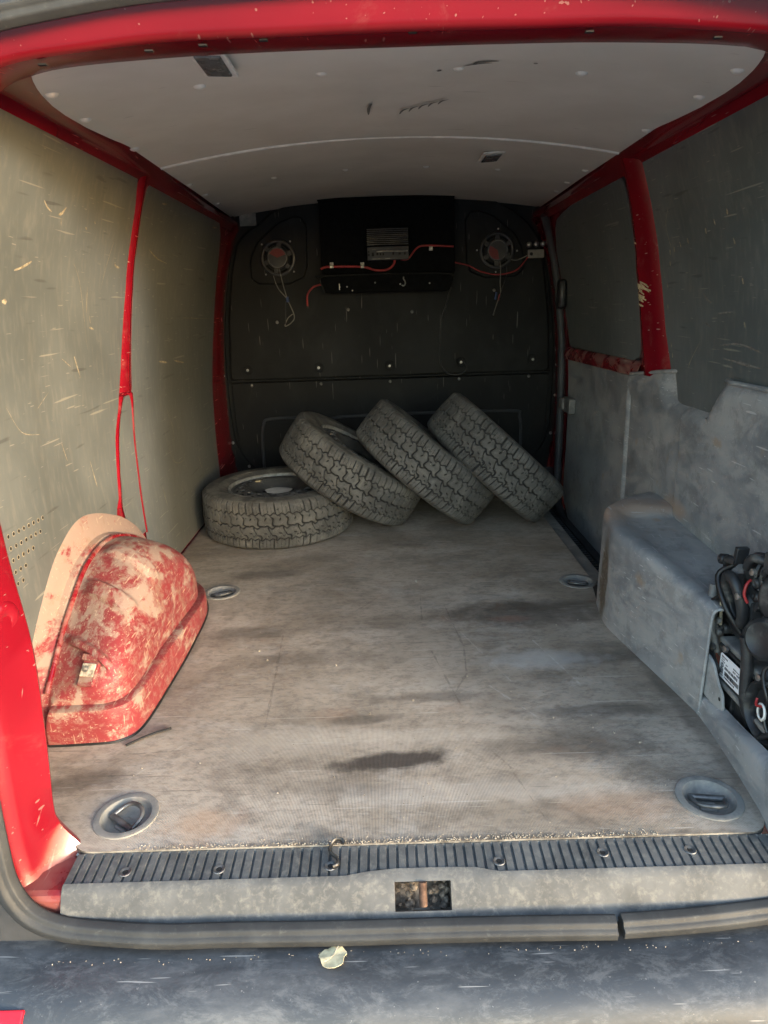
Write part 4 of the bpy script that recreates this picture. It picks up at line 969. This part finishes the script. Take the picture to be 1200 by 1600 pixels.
# ------------------------------------------------------------------ the four wheels
RT, HW = .315, .095
def tread_mesh():
    NT, NV = 1260, 86
    circ = 2*pi*RT; rng = random.Random(3)
    jit = [rng.uniform(-.0018, .0018) for _ in range(200)]
    studs = [(rng.random()*circ, rng.choice((-1, 1))*rng.uniform(.03, .07)) for _ in range(150)]
    grid_st = {}
    for s_, v_ in studs: grid_st.setdefault(int(s_/.02), []).append((s_, v_))
    def tri(x): x = x % 1.0; return 4*abs(x-.5)-1
    ps, pc = circ/68, circ/34
    def groove(s, v):
        d = 1.0
        def cut(dist, half): 
            nonlocal d; d = min(d, dist-half)
        zl = tri(s/pc+.15); z2 = tri(s/pc+.62)
        g1 = .0505+.0048*tri(s/ps*1.0+.2)+.0015*zl; g3 = -.0505+.0048*tri(s/ps+.55)+.0015*z2
        g2 = .0045*sin(2*pi*s/pc)+.0035*tri(s/pc*2+.1)
        cut(abs(v-g1), .0024); cut(abs(v-g3), .0024); cut(abs(v-g2), .0030)
        if v > g1+.001 or v < g3-.001:
            k = s/ps + (0 if v > 0 else .45) + (abs(v)-.06)*4; kk = round(k); cut(abs(k-kk)*ps+jit[kk % 200], .0021 if kk % 2 else .0030)
            m_ = k+.5; cut(abs(m_-round(m_))*ps, .0004 if abs(v) < .08 else -.1)
        else:
            sg = 1 if v > g2 else -1; q = (v-g2)*sg/.05
            k = s/pc*1.0 + (.0 if sg > 0 else .5) + .42*q*sg + .12*sin(q*6)
            kk = round(k); cut(abs(k-kk)*pc*.85, .0026)
            k2 = k+.5; a = abs(k2-round(k2))*pc
            if .15 < q < .85: cut(a+.002*sin(q*20), .0014 if q > .45 else -.1)
            k3 = s/pc+.25-.3*q*sg; 
            if .3 < q < .7: cut(abs(k3-round(k3))*pc, .0004)
        for s_, v_ in grid_st.get(int(s/.02), ()):
            cut(sqrt((s-s_)**2+(v-v_)**2), .0020)
        return d
    V = []; G = []
    for i in range(NT):
        th = 2*pi*i/NT; s = th*RT; c_, s_ = cos(th), sin(th)
        for j in range(NV+1):
            v = -HW+2*HW*j/NV; a = abs(v)
            r = RT-.0035*(a/.08)**2
            if a > .078: r -= .016*((a-.078)/.017)**2
            g_ = 1-sstep(groove(s, v), -.0007, .0007)
            dep = .0080*(1-sstep(a, .086, .094))
            r -= g_*dep; V.append((r*c_, r*s_, v)); G.append(g_*(1-.5*sstep(a, .086, .094)))
    F = []; n1 = NV+1
    for i in range(NT):
        k = (i+1) % NT
        for j in range(NV): F.append((i*n1+j, k*n1+j, k*n1+j+1, i*n1+j+1))
    me = bpy.data.meshes.new('tread'); me.from_pydata(V, [], F)
    at = me.attributes.new('groove', 'FLOAT', 'POINT'); at.data.foreach_set('value', G)
    me.materials.append(M['tread']); me.polygons.foreach_set('use_smooth', [True]*len(F)); me.update()
    return me
TM = tread_mesh()
wheel = empty('wheel')
tyre = MB()
side = [(.2955, .0945), (.290, .0985), (.285, .0975), (.278, .1000), (.262, .1015), (.245, .1000), (.243, .1008), (.240, .0992), (.226, .0950), (.212, .0880), (.205, .0800)]
tyre.lathe(side, 96).lathe([(r, -z) for r, z in reversed(side)], 96)
ty = tyre.obj('tyre', 'sidewall', wheel, 60, fixn=False)
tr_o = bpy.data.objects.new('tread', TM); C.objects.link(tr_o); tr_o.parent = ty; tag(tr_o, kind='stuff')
rimo = MB().lathe([(.2055, .074), (.2065, .084), (.2045, .0885), (.199, .088), (.196, .082), (.195, .070)], 80).lathe([(.2055, -.074), (.2065, -.084), (.2045, -.0885), (.199, -.088), (.196, -.082), (.195, -.070)], 80).obj('rim_lip', 'rimedge', wheel, 50)
rm = MB()
rm.lathe([(.1955, .076), (.190, .073), (.185, .071), (.178, .069), (.176, -.03), (.186, -.05), (.195, -.072)], 80)
# disc with a ring of round holes
nh = 18; ri, ro, rh, rcn = .128, .172, .0135, .152
def zdisc(r): return interp(r, [.03, .085, .10, .128, .150, .172, .178], [.054, .054, .064, .083, .087, .078, .072])
for k in range(nh):
    a0 = 2*pi*k/nh; da = pi/nh; cx, cy = rcn*cos(a0), rcn*sin(a0); rect = []
    for q in range(16):
        t = 2*pi*q/16+pi/16; dx, dy = cos(t), sin(t); m_ = max(abs(dx), abs(dy)); dx, dy = dx/m_, dy/m_
        r = (ri+ro)/2+dx*(ro-ri)/2; a = a0+dy*da; rect.append((r*cos(a), r*sin(a), zdisc(r)))
    hole = []; hole2 = []
    for q in range(16):
        t = 2*pi*q/16+pi/16; lx, ly = rh*cos(t), rh*1.15*sin(t); r = rcn+lx; a = a0+ly/rcn
        hole.append((r*cos(a), r*sin(a), zdisc(r)+.001)); hole2.append((r*cos(a), r*sin(a), zdisc(r)-.006))
    rm.grid([rect, hole, hole2], False, True)
rm.lathe([(.181, .070), (.172, zdisc(.172))], 80).lathe([(r, zdisc(r)) for r in (.128, .12, .11, .10, .092, .085, .07, .055, .040)]+[(.034, .054), (.032, .050), (.031, .0)], 72)
rim_d = rm.obj('steel_disc', 'rim', rimo, 50)
mb = MB()
for k in range(5):
    a = 2*pi*k/5+.3; mb.lathe([(.0125, .0008), (.009, .0022), (.008, .0005), (0, .0005)], 14, Matrix.Translation((.058*cos(a), .058*sin(a), .054)))
mb.obj('bolt_holes', 'hole', rimo, 50)
def place_wheel(root, x, y, z, tau, ph, spin):
    n = Vector((sin(tau), 0, cos(tau))); d = Vector((cos(tau), 0, -sin(tau))); e = Vector((0, 1, 0))
    n2 = n*cos(ph)+e*sin(ph); e2 = e*cos(ph)-n*sin(ph)
    m = Matrix((d, e2, n2)).transposed().to_4x4() @ Matrix.Rotation(spin, 4, 'Z'); m.translation = (x, y, z); root.matrix_world = m
def dup(root):
    r = root.copy(); C.objects.link(r)
    for ch in root.children:
        c_ = ch.copy(); C.objects.link(c_); c_.parent = r
        for g_ in ch.children: d_ = g_.copy(); C.objects.link(d_); d_.parent = c_
    return r
WH = [(-.497, 1.802, .0975, 0, 0, .2, 'van wheel lying flat on the floor against the left wall, black holed rim facing up'),
      (-.177, 1.847, .236, .579, .02, 1.3, 'leaning van wheel resting on the flat wheel, a strip of its holed rim showing'),
      (.134, 1.82, .259, .705, .06, 2.9, 'leaning van wheel in the middle, between two other leaning wheels'),
      (.424, 1.82, .268, .755, .035, 4.4, 'leaning van wheel nearest the sliding door, rightmost of the four')]
for i, (x, y, z, t, p_, sp, lab) in enumerate(WH):
    r = wheel if i == 0 else dup(wheel)
    place_wheel(r, x, y, z+.003, t, p_, sp); tag(r, lab, 'wheel', 'four loose van wheels in the load bay')
# pale residue in the flat wheel's hub
mb = MB(); rows = []
for r_ in (0, .02, .035, .05):
    rows.append([(-.497+r_*1.15*cos(a)*(1+.08*sin(5*a)), 1.815+r_*1.0*sin(a)*(1+.1*sin(3*a+1)), .1605-.02*(r_/.06)**2*.1) for a in [2*pi*k/24 for k in range(24)]])
ps = MB().grid(rows, False, True).obj('paper_scrap', 'white', None, 60); tag(ps, 'pale round scrap lying inside the rim of the flat wheel', 'scrap')
o_ = MB().box((-.605, 1.87, .182), (-.580, 1.893, .188)).obj('wood_chip', 'tan', None, bevel=.003); tag(o_, 'small tan wood chip inside the rim of the flat wheel', 'chip')

# ------------------------------------------------------------------ black mechanical unit behind the right trim
u = empty('heater_unit', (.74, .25, 0)); tag(u, 'dusty black plastic heater unit with white barcode label, in the right trim opening', 'heater')
hs = MB().box((.690, .02, -.01), (.80, .372, .178)).obj('housing', 'unit', u, bevel=.010)
for k in range(6): y = .045+k*.062; MB().box((.682, y, .0), (.691, y+.006, .172)).obj('housing_rib', 'unit', hs, bevel=.0015)
for z in (.098, .168): MB().box((.680, .03, z), (.691, .368, z+.007)).obj('housing_rib', 'unit', hs, bevel=.0015)
MB().box((.676, .02, .085), (.70, .375, .097)).obj('housing_flange', 'unitgrey', u, bevel=.004)
MB().box((.684, .03, .172), (.80, .376, .186)).obj('housing_flange', 'unitgrey', u, bevel=.004)
# label
lb = MB().prism(rounded([(.352, .104), (.352, .160), (.262, .163), (.262, .107)], .006), lambda a, b, h: (.6795-h, a, b), 0, .0012).obj('barcode_label', 'paper', hs)
mb = MB()
def lab(y0, z0, y1, z1): mb.box((.6779, y1, z0), (.6790, y0, z1))
def line(y0, z0, n, w_, h_, gap):
    for k in range(n): lab(y0-k*(w_+gap), z0, y0-k*(w_+gap)-w_*random.uniform(.6, 1), z0+h_)
line(.346, .152, 6, .003, .004, .0012); line(.346, .147, 3, .003, .003, .0014); line(.346, .142, 4, .003, .003, .001); line(.327, .140, 2, .003, .003, .001)
line(.297, .148, 6, .003, .003, .0012); line(.297, .141, 3, .003, .004, .001); line(.282, .141, 4, .003, .004, .001)
line(.330, .130, 6, .0042, .006, .0012); line(.298, .130, 4, .0048, .007, .001)
yy = .347
for k in range(6): lab(yy, .1145, yy-.0012, .128); yy -= .0022
yy = .328
while yy > .270:
    w_ = random.choice((.0008, .0014, .002)); lab(yy, .1165, yy-w_, .126); yy -= w_+random.choice((.0007, .0012))
line(.345, .110, 4, .002, .003, .001); line(.328, .110, 9, .0038, .004, .001)
mb.obj('label_print', 'ink', lb)
mb = MB(); m = frame((.6785, .341, .1345), (-1, 0, 0), (0, 1, 0))
mb.lathe([(.0062, .0002), (.0062, .0008), (.0050, .0008), (.0050, .0002)], 24, m)
for q in ((-.0035, .003, -.0012, -.0038), (-.0012, -.0038, 0, -.0004), (0, -.0004, .0012, -.0038), (.0012, -.0038, .0035, .003), (-.0018, .0045, 0, .0008), (0, .0008, .0018, .0045)):
    mb.tube([m @ Vector((q[0], q[1], .0006)), m @ Vector((q[2], q[3], .0006))], .0005, 5, 0)
mb.obj('label_roundel', 'ink', lb)
# grey elbow pipe at the opening's front edge
MB().tube([(.72, .50, .20), (.695, .468, .215), (.683, .450, .18), (.680, .435, .12), (.690, .42, .07)], [.022, .024, .026, .026, .022], 16, 6).obj('elbow_pipe', 'unitgrey', u, 60)
MB().lathe([(.0265, -.004), (.0295, -.003), (.0295, .004), (.0265, .005)], 20, frame((.681, .441, .14), (.05, -.25, -1))).obj('pipe_clamp', 'unit', u, 60)
for k, (y, z, r_) in enumerate(((.415, .235, .010), (.400, .19, .008), (.405, .15, .009))): MB().tube([(.685, y+.012, z+.05), (.678, y, z), (.69, y-.012, z-.05)], r_, 8, 4).obj('bracket_strut', 'unitgrey', u, 60)
MB().box((.70, .30, .19), (.80, .47, .30)).obj('inner_case', 'unit', u, bevel=.02)
# blower motor with fins, big hose loop above
mot = MB().lathe([(.0, -.03), (.062, -.03), (.066, -.02), (.066, .045), (.058, .055), (.042, .058), (.036, .070), (.0, .072)], 36, frame((.76, .235, .335), (-.75, -.62, .2))).obj('blower_motor', 'unit', u, 50)
mb = MB(); mm = frame((.76, .235, .335), (-.75, -.62, .2))
for k in range(24):
    a = 2*pi*k/24; mb.box((.060, -.002, -.012), (.071, .002, .040), mm @ Matrix.Rotation(a, 4, 'Z'))
mb.obj('motor_fins', 'unit', mot, bevel=.001)
mb = MB(); pts = []
for k in range(25):
    a = 2*pi*k/24; pts.append(Vector((.690-.01*sin(a), .348+.030*cos(a)+.008*sin(a), .285+.050*sin(a))))
mb.tube(pts, .0125, 10, 2); mb.obj('oval_duct_ring', 'unit', u, 60)
MB().tube([(.70, .345, .28), (.72, .34, .28)], [.03, .034], 14, 2).obj('duct_core', 'unit', u, 60)
MB().tube([(.77, .40, .30), (.745, .355, .335), (.742, .29, .362), (.75, .21, .385), (.765, .10, .395)], [.030, .036, .042, .046, .05], 16, 6).obj('intake_duct', 'unit', u, 60)
mb = MB()
for k in range(12): 
    t = k/11; mb.lathe([(.046, -.003), (.050, 0), (.046, .003)], 20, frame((.744+.012*t, .30-.19*t, .358+.032*t), (.05, -1, .14)))
mb.obj('duct_corrugations', 'unit', u, 50)
MB().tube([(.668, .250, .25), (.671, .240, .20), (.672, .232, .13), (.676, .220, .095), (.69, .19, .085), (.72, .12, .09)], [.012, .012, .012, .013, .016, .018], 10, 6).obj('wiring_sleeve', 'unit', u, 60)
MB().tube([(.690, .300, .35), (.680, .295, .342), (.677, .293, .322), (.684, .290, .305)], .003, 8, 6).obj('red_lead', 'redwire', u, 60)
MB().tube([(.682, .385, .29), (.679, .378, .26), (.680, .372, .215)], .0035, 8, 4).obj('yellow_lead', 'scuff', u, 60)
# round side port with coil of leads
MB().lathe([(.064, -.01), (.064, .010), (.058, .014), (.052, .006), (.050, -.006), (0, -.006)], 32, frame((.684, .165, .13), (-1, -.1, .05))).obj('side_port', 'unit', u, 50)
mb = MB(); pts = []
for k in range(40):
    a = k*.62; pts.append((.672-.0006*k*.3, .170-.001*k*.2+.012*cos(a), .128+.016*sin(a)+.0008*k*.3))
MB().tube(pts, .0022, 6, 2).obj('coiled_lead', 'white', u, 60)
MB().tube([(.665, .18, .155), (.66, .172, .145), (.664, .160, .15)], .0025, 6, 4).obj('red_lead', 'redwire', u, 60)
MB().lathe([(.042, .0), (.042, .012), (.034, .018), (.020, .012), (0, .012)], 28, frame((.690, .215, .262), (-.9, -.4, .2))).obj('pulley_cap', 'unit', u, 50)
rg = random.Random(5); mb = MB()
for k in range(46):
    y, z = rg.uniform(.06, .45), rg.uniform(.0, .42); x = .688+.03*rg.random()
    if .23 < y < .39 and .07 < z < .19: continue
    m_ = frame((x, y, z), (-1, rg.uniform(-.3, .3), rg.uniform(-.3, .3))) @ Matrix.Rotation(rg.uniform(0, 3), 4, 'Z')
    if k % 3 == 0: mb.lathe([(.012, -.01), (.012, .006), (.008, .010), (.005, .006), (0, .006)], 12, m_)
    else: mb.box((-rg.uniform(.008, .03), -rg.uniform(.003, .009), -.02), (rg.uniform(.008, .03), rg.uniform(.003, .009), .006), m_)
tag(mb.obj('casting_details', 'unit', u, 40, bevel=.0015), kind='stuff')
mb = MB()
for k in range(7):
    y = rg.uniform(.08, .20) if k < 4 else rg.uniform(.38, .42); z = rg.uniform(.12, .36); mb.tube([(.70, y, z), (.676, y+rg.uniform(-.04, .04), z-.03), (.674, y+rg.uniform(-.06, .06), z-.08), (.70, y+rg.uniform(-.08, .08), z-.13)], rg.uniform(.003, .006), 7, 5)
tag(mb.obj('thin_leads', 'blackwire', u, 60), kind='stuff')
mb = MB()
for y, z in ((.372, .225), (.366, .20), (.38, .155), (.37, .105), (.33, .178), (.20, .188), (.11, .09), (.31, .31), (.27, .38)): mb.lathe([(.0075, 0), (.0075, .006), (.004, .0075), (0, .0075)], 8, frame((.677, y, z), (-1, -.1, .1)))
mb.obj('unit_bolts', 'steel', u, 40)
for k, (a, b) in enumerate((((.70, .41, .33), (.69, .36, .365)), ((.69, .32, .37), (.70, .27, .40)), ((.70, .27, .375), (.72, .2, .42)), ((.72, .34, .36), (.71, .29, .40)))): MB().tube([a, ((a[0]+b[0])/2-.01, (a[1]+b[1])/2, (a[2]+b[2])/2+.015), b], .009, 8, 4).obj('hose', 'unit', u, 60)
MB().box((.68, .15, .38), (.73, .20, .43)).obj('connector_plug', 'unit', u, bevel=.006)
MB().box((.685, .22, .385), (.72, .26, .43)).obj('connector_plug', 'unit', u, bevel=.006)
MB().box((.66, -.02, -.05), (.82, .5, -.01)).obj('mounting_base', 'step', u)

# ------------------------------------------------------------------ loose odds and ends
tw = MB().tube([(-.625, .301, .004), (-.60, .320, .006), (-.576, .338, .006), (-.543, .359, .004)], .0034, 6, 3).obj('plastic_strip', 'black', None, 50); tag(tw, 'thin black bent strip lying beside the left wheel arch', 'strip')
st = MB().tube([(-.150, -.043, -.001), (-.142, -.038, .0), (-.145, -.026, .002), (-.157, -.013, .003), (-.156, .000, .005), (-.148, .008, .009), (-.138, .008, .008), (-.134, .002, .005)], .0034, 8, 5, prof=lambda q: 1+.35*cos(2*q)).obj('rubber_hook', 'black', None, 60); tag(st, 'small twisted black rubber hook on the ribbed sill', 'hook')
mb = MB(); ol = [(-.017, -.002), (-.012, .010), (-.004, .012), (.0, .017), (.006, .012), (.013, .010), (.016, .0), (.012, -.010), (.003, -.014), (-.008, -.012)]
ol = catmull([(x, y, 0) for x, y in ol], 4, True); n_ = len(ol); lc = Vector((-.148, -.140, -.082))
rows = [[lc+Vector((p.x*k*1.3*(1+.1*sin(p.y*400)), p.y*k*1.5, .002+.0025*sin(p.x*170)*k-.004*k*k*(p.y > .0)+(.002*random.random() if k > .9 else 0))) for p in ol] for k in (.02, .4, .7, 1.)]
lf = MB().grid(rows, False, True).obj('leaf', 'leaf', None, 60, solid=.0008); tag(lf, 'dry yellowish leaf lying on the rear bumper', 'leaf')
MB().tube([lc+Vector((-.012, -.014, .008)), lc+Vector((0, 0, .003)), lc+Vector((.008, .014, .006))], .0006, 5, 3).obj('leaf_vein', 'crumb', lf)
mb = MB()
def crumb(x, y, z, r):
    m = frame((x, y, z), (random.random()-.5, random.random()-.5, 1)) @ Matrix.Diagonal((random.uniform(.7, 1.6), 1, random.uniform(.5, .9), 1))
    mb.lathe([(0, r), (r*.8, r*.5), (r, 0), (r*.6, -r*.7), (0, -r*.8)], 5, m)
for i in range(900):
    x = random.uniform(-.52, .42) if i % 3 else random.gauss(.05, .14); y = .006+abs(random.gauss(0, .006)); crumb(x, y, .0008, random.uniform(.0005, .0013))
for i in range(160): crumb(random.uniform(-.58, .58), random.uniform(.02, 1.4), .0006, random.uniform(.0006, .0016))
for i in range(90):
    x = random.uniform(-.6, .6); crumb(x, -.134+random.gauss(0, .003), -.086, random.uniform(.0004, .0011))
for x, y in ((.517, .812), (.55, .797), (.15, .546), (-.094, .398), (.008, .445), (.322, .359), (.439, .299), (-.373, .657), (.053, 1.163), (-.404, .708), (-.271, .14), (-.186, .619), (.482, .263)): crumb(x, y, .001, random.uniform(.0018, .0034))
gr = mb.obj('grit', 'crumb', None, 30); tag(gr, 'pale grit and crumbs scattered on floor edge, sill and bumper', 'grit', kind='stuff')

for o in bpy.data.objects:
    if o.name.split('.')[0] in ('unit_bolts', 'scratch_marks', 'scuff_marks', 'paint_scrape', 'header_slots', 'tray_screws', 'mounting_screws', 'sockets', 'panel_print', 'label_print', 'label_roundel', 'bolt_holes', 'heatsink_fins', 'motor_fins', 'basket_arms', 'duct_corrugations', 'vent_grille'): o['kind'] = 'stuff'
